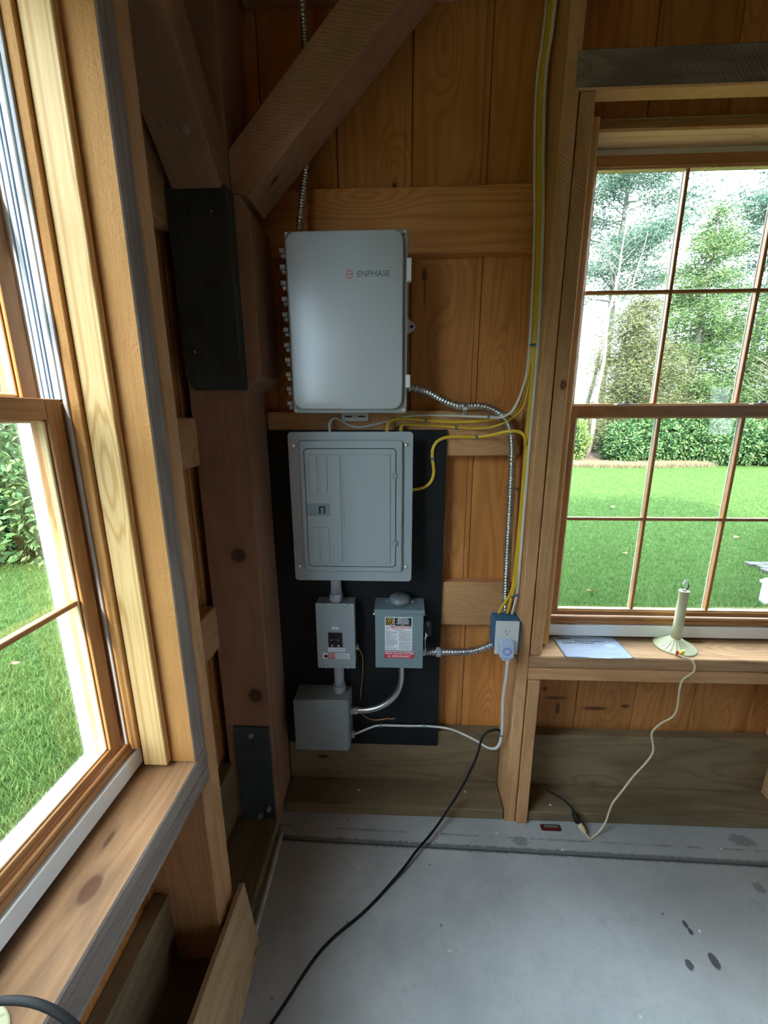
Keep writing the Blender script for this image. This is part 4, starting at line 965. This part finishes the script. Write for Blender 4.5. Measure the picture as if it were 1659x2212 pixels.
sw = empty('switch', (1.078, 1.430, .81), cd)
box('switch_button', (1.060, 1.068), (1.4265, 1.4345), (.8055, .8240), M['red_plastic'], sw, .002, 2); box('switch_clip', (1.072, 1.087), (1.4255, 1.4330), (.8080, .8185), M['yellow_plastic'], sw, .002, 2)
cyl('clip_knob', (1.0835, 1.430, .8185), (1.0835, 1.430, .826), .006, M['yellow_plastic'], sw, 12)
cable('ivory lamp cord hanging from the sill down to the plug on the slab', [(1.066, 1.428, .8075), (1.080, 1.412, .8065), (1.093, 1.403, .806), (1.103, 1.398, .799), (1.110, 1.393, .780), (1.108, 1.394, .757), (1.090, 1.396, .737), (1.074, 1.396, .716), (1.072, 1.396, .67), (1.076, 1.396, .614), (1.070, 1.392, .580), (1.055, 1.388, .560), (1.020, 1.386, .537), (.995, 1.386, .505), (.990, 1.386, .480), (1.002, 1.385, .435), (1.005, 1.384, .400), (.985, 1.384, .350), (.945, 1.383, .285), (.905, 1.383, .20), (.882, 1.384, .150), (.872, 1.384, .105), (.860, 1.378, .055), (.832, 1.366, .018), (.800, 1.352, .006), (.792, 1.346, .006)], M['ivory_cord'], .0036, .7, .01, name='lamp_cord')
e = empty('plug_connection', (.770, 1.372, .0)); tag(e, 'cord end with black socket and yellowed plug lying on the slab by the treated plate', 'plug')
lathe('socket', [(.0045, 0), (.007, .012), (.0125, .020), (.0135, .042), (.0115, .050)], M['black_rubber'], (.738, 1.414, .075), e, 14, rot=Vector((.022, -.034, -.052)).to_track_quat('Z', 'Y').to_matrix())
tp = lathe('plug_body', [(.012, 0), (.0125, .012), (.010, .026), (.0055, .034)], M['ivory_plug'], (.7575, 1.3835, .033), e, 8, rot=Vector((.024, -.030, -.022)).to_track_quat('Z', 'Y').to_matrix())
tube('plug_cord', [(.772, 1.366, .019), (.779, 1.358, .010), (.786, 1.349, .006), (.793, 1.346, .006)], .0034, M['ivory_cord'], e, 8)
cable('thin black cord end running out of the dark corner beside the stud', [(.655, 1.50, .080), (.690, 1.475, .078), (.715, 1.445, .084), (.738, 1.414, .0775)], M['black_rubber'], .0038, 1.0, name='cord')

# ---- small packet
e = empty('small_packet', (.643, 1.387, .0005)); tag(e, 'small red and white packet in clear plastic lying on the slab by the stud', 'packet')
rplate_pts = rrect(.602, .686, 1.376, 1.402, .006, 4)
pk = prism('clear_wrap', rplate_pts, 'z', .0005, .006, M['bulb'], e, .001)
prism('card', rrect(.606, .680, 1.378, 1.399, .003, 3), 'z', .0012, .0045, M['red'], e, 0)
prism('white_label', rrect(.618, .676, 1.388, 1.398, .001, 2), 'z', .0046, .0050, M['sticker'], e, 0)

# ---- black extension cord
cable('long black extension cord sagging from the white cable and crossing the concrete floor', [(.418, 1.441, .432), (.405, 1.437, .441), (.390, 1.4335, .442), (.360, 1.430, .431), (.340, 1.424, .402), (.330, 1.415, .360), (.318, 1.409, .320), (.298, 1.405, .265), (.279, 1.402, .215), (.243, 1.395, .140), (.200, 1.380, .072), (.166, 1.352, .045), (.120, 1.30, .038), (.072, 1.253, .030), (.025, 1.20, .020), (-.017, 1.158, .012), (-.070, 1.105, .0060), (-.129, 1.050, .0052), (-.190, 1.003, .0052), (-.242, .957, .0052), (-.283, .904, .0052), (-.329, .829, .0052), (-.362, .778, .0052), (-.42, .69, .0052), (-.46, .56, .0052)], M['black_rubber'], .0048, 1.0, .012, name='extension_cord')

# ---- leaning plank at the lower left
bm = bmesh.new()
Q = [(-.456, .958, .002), (-.425, .20, .002), (-.530, .20, .200), (-.506, .998, .206)]
q0 = Vector(Q[0]); n = (Vector(Q[1])-q0).cross(Vector(Q[3])-q0).normalized()*(-.018)
if n.x > 0: n = -n
A = [bm.verts.new(Vector(p)-q0) for p in Q]; B = [bm.verts.new(Vector(p)-q0+n) for p in Q]
bm.faces.new(A); bm.faces.new(B[::-1])
for i in range(4): bm.faces.new((A[i], B[i], B[(i+1) % 4], A[(i+1) % 4]))
bmesh.ops.recalc_face_normals(bm, faces=bm.faces[:]); bev(bm, .0015)
for v in bm.verts: v.co.z += .004
plk = mesh_obj('leaning_plank', bm, wood('plank', 'Y'), q0); tag(plk, 'light pine plank on edge leaning against the left wall framing', 'plank')

# ---- second candle lamp at the frame edge with its black cord
cd2 = candle(-.640, .345, 'ivory candle lamp on the left window sill, cut off by the frame edge')
for o in list(cd2.children):
    if o.name.startswith(('candle_tube', 'bulb', 'filament')): pass
cable('black lamp cord arching over the edge of the left window sill', [(-.640, .27, .845), (-.628, .33, .862), (-.607, .366, .878), (-.575, .376, .892), (-.540, .378, .896), (-.500, .376, .893), (-.460, .370, .878), (-.430, .360, .855), (-.405, .345, .820), (-.39, .32, .70), (-.38, .28, .40), (-.38, .22, .006)], M['black_rubber'], .0052, 1.0, name='lamp_cord')

# ---- small crumbs of debris
rr = random.Random(12)
CL = ['white chip on the perimeter slab below the sagging black cord', 'white chip on the dark joint of the slab near the black cord', 'white chip on the slab just in front of the paired studs', 'white chip on the treated plate under the junction box', 'white chip on the treated plate left of the paired studs', 'white chip on the treated plate right of the paired studs', 'white fleck on the slab near the dark joint below the packet', 'white chip on the perimeter slab below the window sill', 'white chip on the open slab in the middle foreground', 'white fleck on the open slab near the dark spots']
for k, (x, y, z) in enumerate(((.17, 1.345, 0), (.07, 1.262, 0), (.41, 1.36, 0), (-.18, 1.49, .050), (.30, 1.50, .050), (.66, 1.45, .050), (.66, 1.30, 0), (1.30, 1.33, 0), (.46, .80, 0), (1.02, 1.05, 0))):
    bm = bmesh.new(); bmesh.ops.create_icosphere(bm, subdivisions=1, radius=1)
    for v in bm.verts: v.co = Vector((v.co.x*.0045*rr.uniform(.7, 1.6), v.co.y*.004*rr.uniform(.7, 1.5), v.co.z*.0016))
    o = mesh_obj('paint_chip', bm, M['sticker'], (x, y, z+.0018)); tag(o, CL[k], 'debris', 'white chips of debris')

# ================================================================== OUTDOORS
GZ = -.15
def ground_z(x, y):
    d = max(0.0, y-15.4); return GZ + .0 + min(1.6, .09*d)
bm = bmesh.new()
GX = np.linspace(-45, 60, 43); GY = np.concatenate([np.linspace(-40, 15, 23), np.linspace(16.5, 60, 28)])
V = [[bm.verts.new((x, y, ground_z(x, y))) for y in GY] for x in GX]
for i in range(len(GX)-1):
    for j in range(len(GY)-1):
        f = bm.faces.new((V[i][j], V[i+1][j], V[i+1][j+1], V[i][j+1])); f.material_index = 1 if (GY[j] > 15.2) else 0
lawn = mesh_obj('lawn', bm, [M['lawn'], M['litter']], (0, 0, 0)); tag(lawn, kind='structure')
def blades(name, P, hgt, wid, m, lean=.6, n=4):
    """P: (k,3) tuft positions; n blades each as single triangles"""
    k = len(P); P = np.repeat(P, n, 0); K = len(P)
    a = rng.uniform(0, 2*np.pi, K); P = P + np.stack([rng.normal(0, .012, K), rng.normal(0, .012, K), np.zeros(K)], 1)
    h = hgt*rng.uniform(.5, 1.2, K); w = wid*rng.uniform(.7, 1.3, K)
    dx, dy = np.cos(a), np.sin(a); b = rng.uniform(0, 2*np.pi, K); l = lean*h*rng.uniform(.2, 1, K)
    v0 = P + np.stack([-dx*w/2, -dy*w/2, np.zeros(K)], 1); v1 = P + np.stack([dx*w/2, dy*w/2, np.zeros(K)], 1)
    v2 = P + np.stack([np.cos(b)*l, np.sin(b)*l, h], 1)
    return tri_mesh(name, np.stack([v0, v1, v2], 1).reshape(-1, 3), 3, m)
def tri_mesh(name, V, per, m, parent=None, loc=(0, 0, 0), kind='stuff'):
    me = bpy.data.meshes.new(name); n = len(V); nf = n//per
    V = V - np.array(loc)
    me.vertices.add(n); me.vertices.foreach_set('co', V.astype(np.float32).ravel())
    me.loops.add(n); me.loops.foreach_set('vertex_index', np.arange(n, dtype=np.int32))
    me.polygons.add(nf); me.polygons.foreach_set('loop_start', np.arange(0, n, per, dtype=np.int32)); me.polygons.foreach_set('loop_total', np.full(nf, per, dtype=np.int32))
    me.update(); me.validate(); me.materials.append(m)
    o = bpy.data.objects.new(name, me); link(o, loc, parent)
    if kind: o['kind'] = kind
    return o
def wedge(n, x0, x1, d0, d1, cx, cy, axis):
    """tufts in the fan seen through a window from the room"""
    d = d0*(d1/d0)**rng.uniform(0, 1, n); t = rng.uniform(x0, x1, n)
    if axis == 'y': return np.stack([t*d + cx, d + cy, np.full(n, GZ)], 1)
    return np.stack([-d + cx, t*d + cy, np.full(n, GZ)], 1)
P1 = wedge(95000, .30, 1.12, 2.0, 15.2, 0, 0, 'y')
P2 = wedge(60000, -.15, 1.9, 1.0, 7.0, 0, 0, 'x'); P2 = P2[(P2[:, 1] < 6.5)]
near = np.concatenate([P1, P2])
dist = np.hypot(near[:, 0], near[:, 1])
g = blades('grass', near, .045, .006, M['grass'], .9, 4); tag(g, 'short green lawn grass outside both windows', 'grass')
mulch = []
# rhododendron and other shrubs
def leaf_cloud(blobs, n, size, drop=.15, shell=.75, ar=.36):
    """leaves as folded quads over ellipsoid blobs (cx,cy,cz,rx,ry,rz)"""
    w = np.array([b[3]*b[5]+b[4]*b[5]+b[3]*b[4] for b in blobs]); w = w/w.sum(); idx = rng.choice(len(blobs), n, p=w); B = np.array(blobs)[idx]
    d = rng.normal(size=(n, 3)); d /= np.linalg.norm(d, axis=1)[:, None]
    r = shell + (1-shell)*rng.uniform(0, 1, n)**.5; r *= 1 + .10*np.sin(d[:, 0]*9+idx)*np.cos(d[:, 2]*8)
    P = B[:, :3] + d*B[:, 3:]*r[:, None]
    P[:, 2] = np.maximum(P[:, 2], GZ+.05)
    t = d + rng.normal(0, .7, (n, 3)) + np.array([0, 0, -drop]); t /= np.linalg.norm(t, axis=1)[:, None]
    nn = d + np.array([0, 0, .6]) + rng.normal(0, .45, (n, 3)); s = np.cross(t, nn); s /= np.linalg.norm(s, axis=1)[:, None]+1e-6
    L = size*rng.uniform(.7, 1.25, n)[:, None]; Wd = L*ar
    up = np.cross(s, t)*Wd*.22
    v = np.stack([P, P+t*L*.5+s*Wd*.5+up, P+t*L, P+t*L*.5-s*Wd*.5+up], 1)
    return v.reshape(-1, 3)
def shrub(name, label, blobs, n, size, m, cat='shrub', group=None, ar=.36, stems=5):
    bx = sum(b[0] for b in blobs)/len(blobs); by = sum(b[1] for b in blobs)/len(blobs)
    e = empty(name, (bx, by, GZ)); tag(e, label, cat, group)
    fo = tri_mesh('foliage', leaf_cloud(blobs, n, size, ar=ar), 4, m, e, (bx, by, GZ))
    bm = bmesh.new(); rr2 = random.Random(len(label))
    for k in range(stems):
        b = blobs[k % len(blobs)]; p1 = Vector((b[0]-bx+rr2.uniform(-.3, .3)*b[3], b[1]-by+rr2.uniform(-.3, .3)*b[4], max(.3, b[2]-GZ)))
        p0 = Vector((b[0]*.6+bx*.4-bx+rr2.uniform(-.2, .2), b[1]-by, 0.02)); tube_bm(bm, [p0, p0.lerp(p1, .5)+Vector((.05, 0, .05)), p1], .03, 6, taper=.012)
    mesh_obj('stem', bm, wood('bark', 'Z'), (bx, by, GZ), e)
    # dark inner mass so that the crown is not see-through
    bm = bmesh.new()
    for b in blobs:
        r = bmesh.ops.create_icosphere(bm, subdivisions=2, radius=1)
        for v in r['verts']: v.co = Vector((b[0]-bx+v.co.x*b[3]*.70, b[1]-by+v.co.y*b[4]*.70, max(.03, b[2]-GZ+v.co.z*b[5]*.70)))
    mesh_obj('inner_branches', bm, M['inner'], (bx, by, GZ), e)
    return e
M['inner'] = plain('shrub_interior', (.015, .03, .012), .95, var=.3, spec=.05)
def hedge_blobs(x0, x1, y, h, r=1.1, n=6, seed=1):
    rr3 = random.Random(seed); B = []
    for k in range(n):
        t = (k+.5)/n; x = x0+(x1-x0)*t; hh = h*(.75+.25*math.sin(math.pi*t))*rr3.uniform(.88, 1.05)
        B.append((x, y+rr3.uniform(-.3, .3), GZ+hh*.48, (x1-x0)/n*.85, r*rr3.uniform(.8, 1), hh*.52))
    return B
shrub('yellow_green_bush', 'yellow green bush at the lawn edge left of the pale trunk', [(6.5, 16.6, .75, .9, .8, 1.1), (5.7, 16.8, 1.1, .9, .8, 1.3), (7.1, 17.2, .7, .5, .6, .95)], 9000, .11, M['rhodo_yellow'])
shrub('rhododendron', 'broad dark green rhododendron across the lawn behind the back window', hedge_blobs(8.3, 12.6, 16.4, 2.15, 1.1, 6, 3), 20000, .16, M['rhodo'])
shrub('rhododendron', 'lower rhododendron at the right end of the hedge behind the back window', hedge_blobs(11.6, 15.2, 15.9, 1.75, .9, 5, 5), 13000, .16, M['rhodo'])
shrub('rhododendron', 'large leaved rhododendron close behind the left window', [(-4.75, 5.15, .40, .75, .6, .7), (-5.6, 5.0, .45, .9, .7, .75), (-6.6, 5.1, .6, .9, .8, .95), (-4.9, 5.5, .5, .8, .7, .8), (-7.6, 5.2, .7, .9, .9, 1.0), (-6.1, 6.1, .9, 1.0, .9, .9), (-8.6, 5.0, .6, .9, .9, .9)], 17000, .135, M['rhodo'])
# dry grass bed
nb = 5200; bx = rng.uniform(5.2, 11.4, nb); by = 15.05 + rng.uniform(0, .9, nb) + .10*np.sin(bx*1.3)
o = blades('bed_grass', np.stack([bx, by, np.full(nb, GZ)], 1), .20, .018, M['dry_grass'], 1.0, 4); tag(o, 'strip of dry tan ground cover in front of the far shrubs', 'ground cover')
# trees
def tree(name, label, x, y, h, r0, mtl, kind='conifer', n=7000, crown0=.15, rad=2.2, size=.16, lean=(0, 0), seed=1, nb=42, cat='tree'):
    rr4 = random.Random(seed); z0 = ground_z(x, y)
    e = empty(name, (x, y, z0)); tag(e, label, cat)
    top = Vector((lean[0], lean[1], h)); pth = [top*(k/12) + Vector((.06*math.sin(k*1.3+seed), .06*math.cos(k*.9+seed), -.1 if k == 0 else 0))*(h/8) for k in range(13)]
    bm = bmesh.new(); tube_bm(bm, pth, r0, 8, taper=r0*.18); tr = mesh_obj('trunk', bm, wood('bark', 'Z'), (x, y, z0), e, smooth=True)
    bm = bmesh.new(); ends = []
    for k in range(nb):
        t = crown0 + (1-crown0)*(k+.5)/nb; p = pth[0].lerp(top, t); p = pth[min(12, int(t*12))].lerp(pth[min(12, int(t*12)+1)], t*12 % 1)
        a = rr4.uniform(0, 6.283); R = rad*((1-t)**.7 if kind == 'conifer' else (.45+.55*math.sin(math.pi*min(1, t*1.05))))*rr4.uniform(.65, 1.1) + .25
        rise = {'conifer': -.12, 'pine': .10, 'bare': .75}[kind]*R
        q = p + Vector((math.cos(a)*R, math.sin(a)*R, rise + rr4.uniform(-.1, .15)*R)); mid = p.lerp(q, .5) + Vector((0, 0, .08*R))
        tube_bm(bm, [p, mid, q], r0*.22*(1-t*.6), 5, taper=.008); ends.append((p, mid, q, R))
        if kind == 'bare':
            for _ in range(4):
                s = p.lerp(q, rr4.uniform(.3, 1)); w = s + Vector((rr4.uniform(-.5, .5), rr4.uniform(-.5, .5), rr4.uniform(.1, .7)))*R*.5; tube_bm(bm, [s, s.lerp(w, .5)+Vector((.03, .02, .03)), w], r0*.09, 4, taper=.005)
    mesh_obj('branches', bm, wood('bark', 'Z'), (x, y, z0), e)
    if n:
        E = np.array([(list(a)+list(m_)+list(q)) for a, m_, q, R in ends]); Rs = np.array([q[3] for q in ends]); idx = rng.choice(len(ends), n, p=(Rs**1.3)/(Rs**1.3).sum())
        t = rng.uniform(.25, 1.05, n)[:, None]; A, Mi, Q = E[idx, :3], E[idx, 3:6], E[idx, 6:]
        P = (1-t)**2*A + 2*t*(1-t)*Mi + t*t*Q
        sp = (.14*Rs[idx]+.12)[:, None]; P = P + rng.normal(0, 1, (n, 3))*sp*np.array([1, 1, .38 if kind != 'conifer' else .6])
        d = rng.normal(0, 1, (n, 3)); d[:, 2] *= .5; d /= np.linalg.norm(d, axis=1)[:, None]; s = np.cross(d, rng.normal(0, 1, (n, 3))); s /= np.linalg.norm(s, axis=1)[:, None]
        L = size*rng.uniform(.6, 1.3, n)[:, None]; W = L*.20
        v = np.stack([P-s*W*.5, P+s*W*.5, P+d*L+s*W*.1], 1).reshape(-1, 3)
        tri_mesh('foliage', v + np.array([x, y, z0]), 3, mtl, e, (x, y, z0))
    return e
tree('pine_tree', 'pale bare-stemmed thin tree at the left of the back window view', 9.4, 22.0, 10.5, .13, M['pine_blue'], 'bare', 500, .35, 1.3, .2, (1.3, 0), 3, 20)
tree('pine_tree', 'second thin tree with sparse blue green tufts in the back window view', 10.9, 22.5, 9.8, .12, M['pine_blue'], 'pine', 2600, .35, 1.5, .24, (.8, 0), 5, 16)
tree('pine_tree', 'tall pine with wide layered boughs filling the top left panes', 12.6, 27.0, 17.5, .30, M['pine_blue'], 'pine', 44000, .42, 4.8, .26, (0, 0), 9, 46)
tree('cedar_tree', 'dense olive brown cedar left of centre in the back window view', 9.9, 18.6, 6.4, .20, M['cedar'], 'conifer', 70000, .04, 2.5, .15, (0, 0), 11, 110)
tree('spruce_tree', 'tall light green conifer with a pointed crown in the centre panes', 13.6, 20.5, 10.2, .22, M['pine_green'], 'conifer', 80000, .05, 3.0, .17, (0, 0), 13, 120)
tree('pine_tree', 'blue green pine standing behind the right hand panes', 19.0, 24.0, 13.5, .26, M['pine_blue'], 'pine', 30000, .12, 3.6, .30, (0, 0), 17, 60)
tree('spruce_tree', 'green conifer at the right edge of the back window view', 17.3, 19.5, 8.6, .2, M['pine_green'], 'conifer', 60000, .05, 2.8, .17, (0, 0), 19, 100)
tree('bare_tree', 'grey bare tree and brush low behind the left panes', 8.0, 20.5, 4.8, .09, M['cedar'], 'bare', 1500, .1, 1.7, .14, (-.3, 0), 23, 40)
tree('bare_tree', 'bare brown brushy tree behind the right end of the hedge', 15.2, 17.6, 3.8, .08, M['cedar'], 'bare', 900, .1, 1.4, .12, (.3, 0), 29, 40)
tree('tree_trunk', 'pale tree trunk between the two bushes at the lawn edge', 7.75, 17.2, 7.5, .11, M['cedar'], 'bare', 200, .55, 1.0, .12, (.35, 0), 31, 10)
tree('bare_tree', 'bare twiggy tree behind the shrub outside the left window', -7.6, 7.2, 6.0, .10, M['cedar'], 'bare', 1800, .08, 2.0, .13, (.3, 0), 37, 50)
tree('bare_tree', 'second bare tree further left behind the left window shrub', -10.4, 7.0, 7.0, .12, M['cedar'], 'bare', 1500, .08, 2.2, .13, (.3, 0), 41, 46)
tree('pine_tree', 'far pine closing the view behind the left window', -13.5, 12.5, 9.0, .2, M['pine_blue'], 'pine', 16000, .1, 2.8, .26, (0, 0), 43, 50)
for k, (tx, ty, th) in enumerate(((-13.5, 9.5, 7.6), (-14.0, 6.0, 8.4), (-13.0, 2.6, 7.0), (-14.2, -.6, 8.0), (-13.2, -3.8, 7.4), (-14.0, -7.2, 8.2), (-13.0, -10.6, 7.2), (-14.0, -14.0, 8.0), (-14.5, 13.2, 8.6))):  # evergreens added to block low sky light from the left
    w_ = 2.15
    shrub('added_evergreen', 'broad evergreen %s of the tree belt beyond the left lawn' % ['second from the right end', 'third from the right end', 'fourth from the right end', 'in the middle', 'fourth from the left end', 'third from the left end', 'second from the left end', 'at the left end', 'at the right end'][k], [(tx, ty, th*.30, w_, w_, th*.30), (tx+.3, ty+.4, th*.58, w_*.8, w_*.8, th*.27), (tx-.2, ty-.3, th*.82, w_*.5, w_*.5, th*.18)], 2600, .50, M['pine_green'], 'tree', 'added evergreen belt beyond the left lawn', .45, 3)
# picket fence far behind the conifers
fe = empty('wooden_fence', (13.4, 24.0, ground_z(0, 24))); tag(fe, 'pale wooden board fence seen between the far trees', 'fence')
pm = bpy.data.meshes.new('fence_board'); bmf = bmesh.new(); bm_box(bmf, -.11, .11, -.012, .012, 0, 1.75); bmf.to_mesh(pm); bmf.free(); pm.materials.append(wood('plank', 'Z'))
for k in range(46):
    o = bpy.data.objects.new('fence_board', pm); link(o, (7.4+.30*k, 24.0, ground_z(0, 24)+.1), fe)
for z in (.55, 1.5): box('fence_rail', (7.2, 21.3), (24.014, 24.06), (ground_z(0, 24)+z, ground_z(0, 24)+z+.09), wood('plank', 'X'), fe, 0)
# patio corner and white post beyond the right panes
pa = empty('patio_path', (4.6, 4.8, GZ)); tag(pa, 'corner of a stone paver path crossing the lawn at the right edge', 'path')
for i in range(6):
    for j in range(3):
        x = 4.36+.20*i+.05*(j % 2); y = 4.70+.115*j; box('paver', (x, x+.19), (y, y+.105), (GZ-.01, GZ+.048), M['stone'], pa, .006, 2)
wp = empty('white_post', (3.70, 3.92, GZ)); tag(wp, 'pale painted post standing on the lawn at the right edge of the back window', 'post')
box('post_shaft', (3.655, 3.745), (3.875, 3.965), (GZ-.02, .06), M['white_paint'], wp, .004)
prism('post_cap', [(3.64, .0605), (3.76, .0605), (3.76, .08), (3.70, .105), (3.64, .08)], 'y', 3.86, 3.98, M['white_paint'], wp, .002)
# fallen leaves
rr = random.Random(3)
LP = [(3.02, 5.30), (2.02, 4.05), (2.35, 6.7), (2.7, 6.9), (5.1, 6.1), (4.3, 8.2), (2.45, 8.6), (6.6, 8.4), (-3.3, 1.98), (-2.9, 2.6)]
LL = ['dry leaf on the shaded lawn above the candle in the middle lower pane', 'dry leaf on the lawn in the lower left corner of the left lower pane', 'dry leaf on the lawn just above the lower muntin in the middle pane', 'dry leaf on the lawn beside another just above the lower muntin', 'dry leaf on the lawn in the right hand lower pane', 'dry leaf on the lawn far back in the middle pane', 'dry leaf on the sunny lawn far back in the left pane', 'farthest dry leaf on the sunny lawn at the right', 'dry leaf on the lawn outside the left window', 'dry leaf on the lawn further back outside the left window']
for k, (x, y) in enumerate(LP):
    bm = bmesh.new(); P = []
    L = rr.uniform(.045, .065) if x > 0 else .03
    for t, w in ((-1, .02), (-.6, .45), (-.1, .62), (.5, .42), (1, .02)):
        z = .35*t*t*L; P.append((bm.verts.new((t*L, w*L, z+.2*w*L)), bm.verts.new((t*L, 0, z)), bm.verts.new((t*L, -w*L, z+.2*w*L))))
    for A, B in zip(P, P[1:]):
        bm.faces.new((A[0], B[0], B[1], A[1])); bm.faces.new((A[1], B[1], B[2], A[2]))
    bmesh.ops.solidify(bm, geom=bm.faces[:], thickness=.001)
    o = mesh_obj('fallen_leaf', bm, M['leaf_brown'], (x, y, GZ+.045)); o.rotation_euler = (rr.uniform(-.3, .3), rr.uniform(-.3, .3), rr.uniform(0, 6))
    tag(o, LL[k], 'leaf', 'fallen leaves on the lawn')
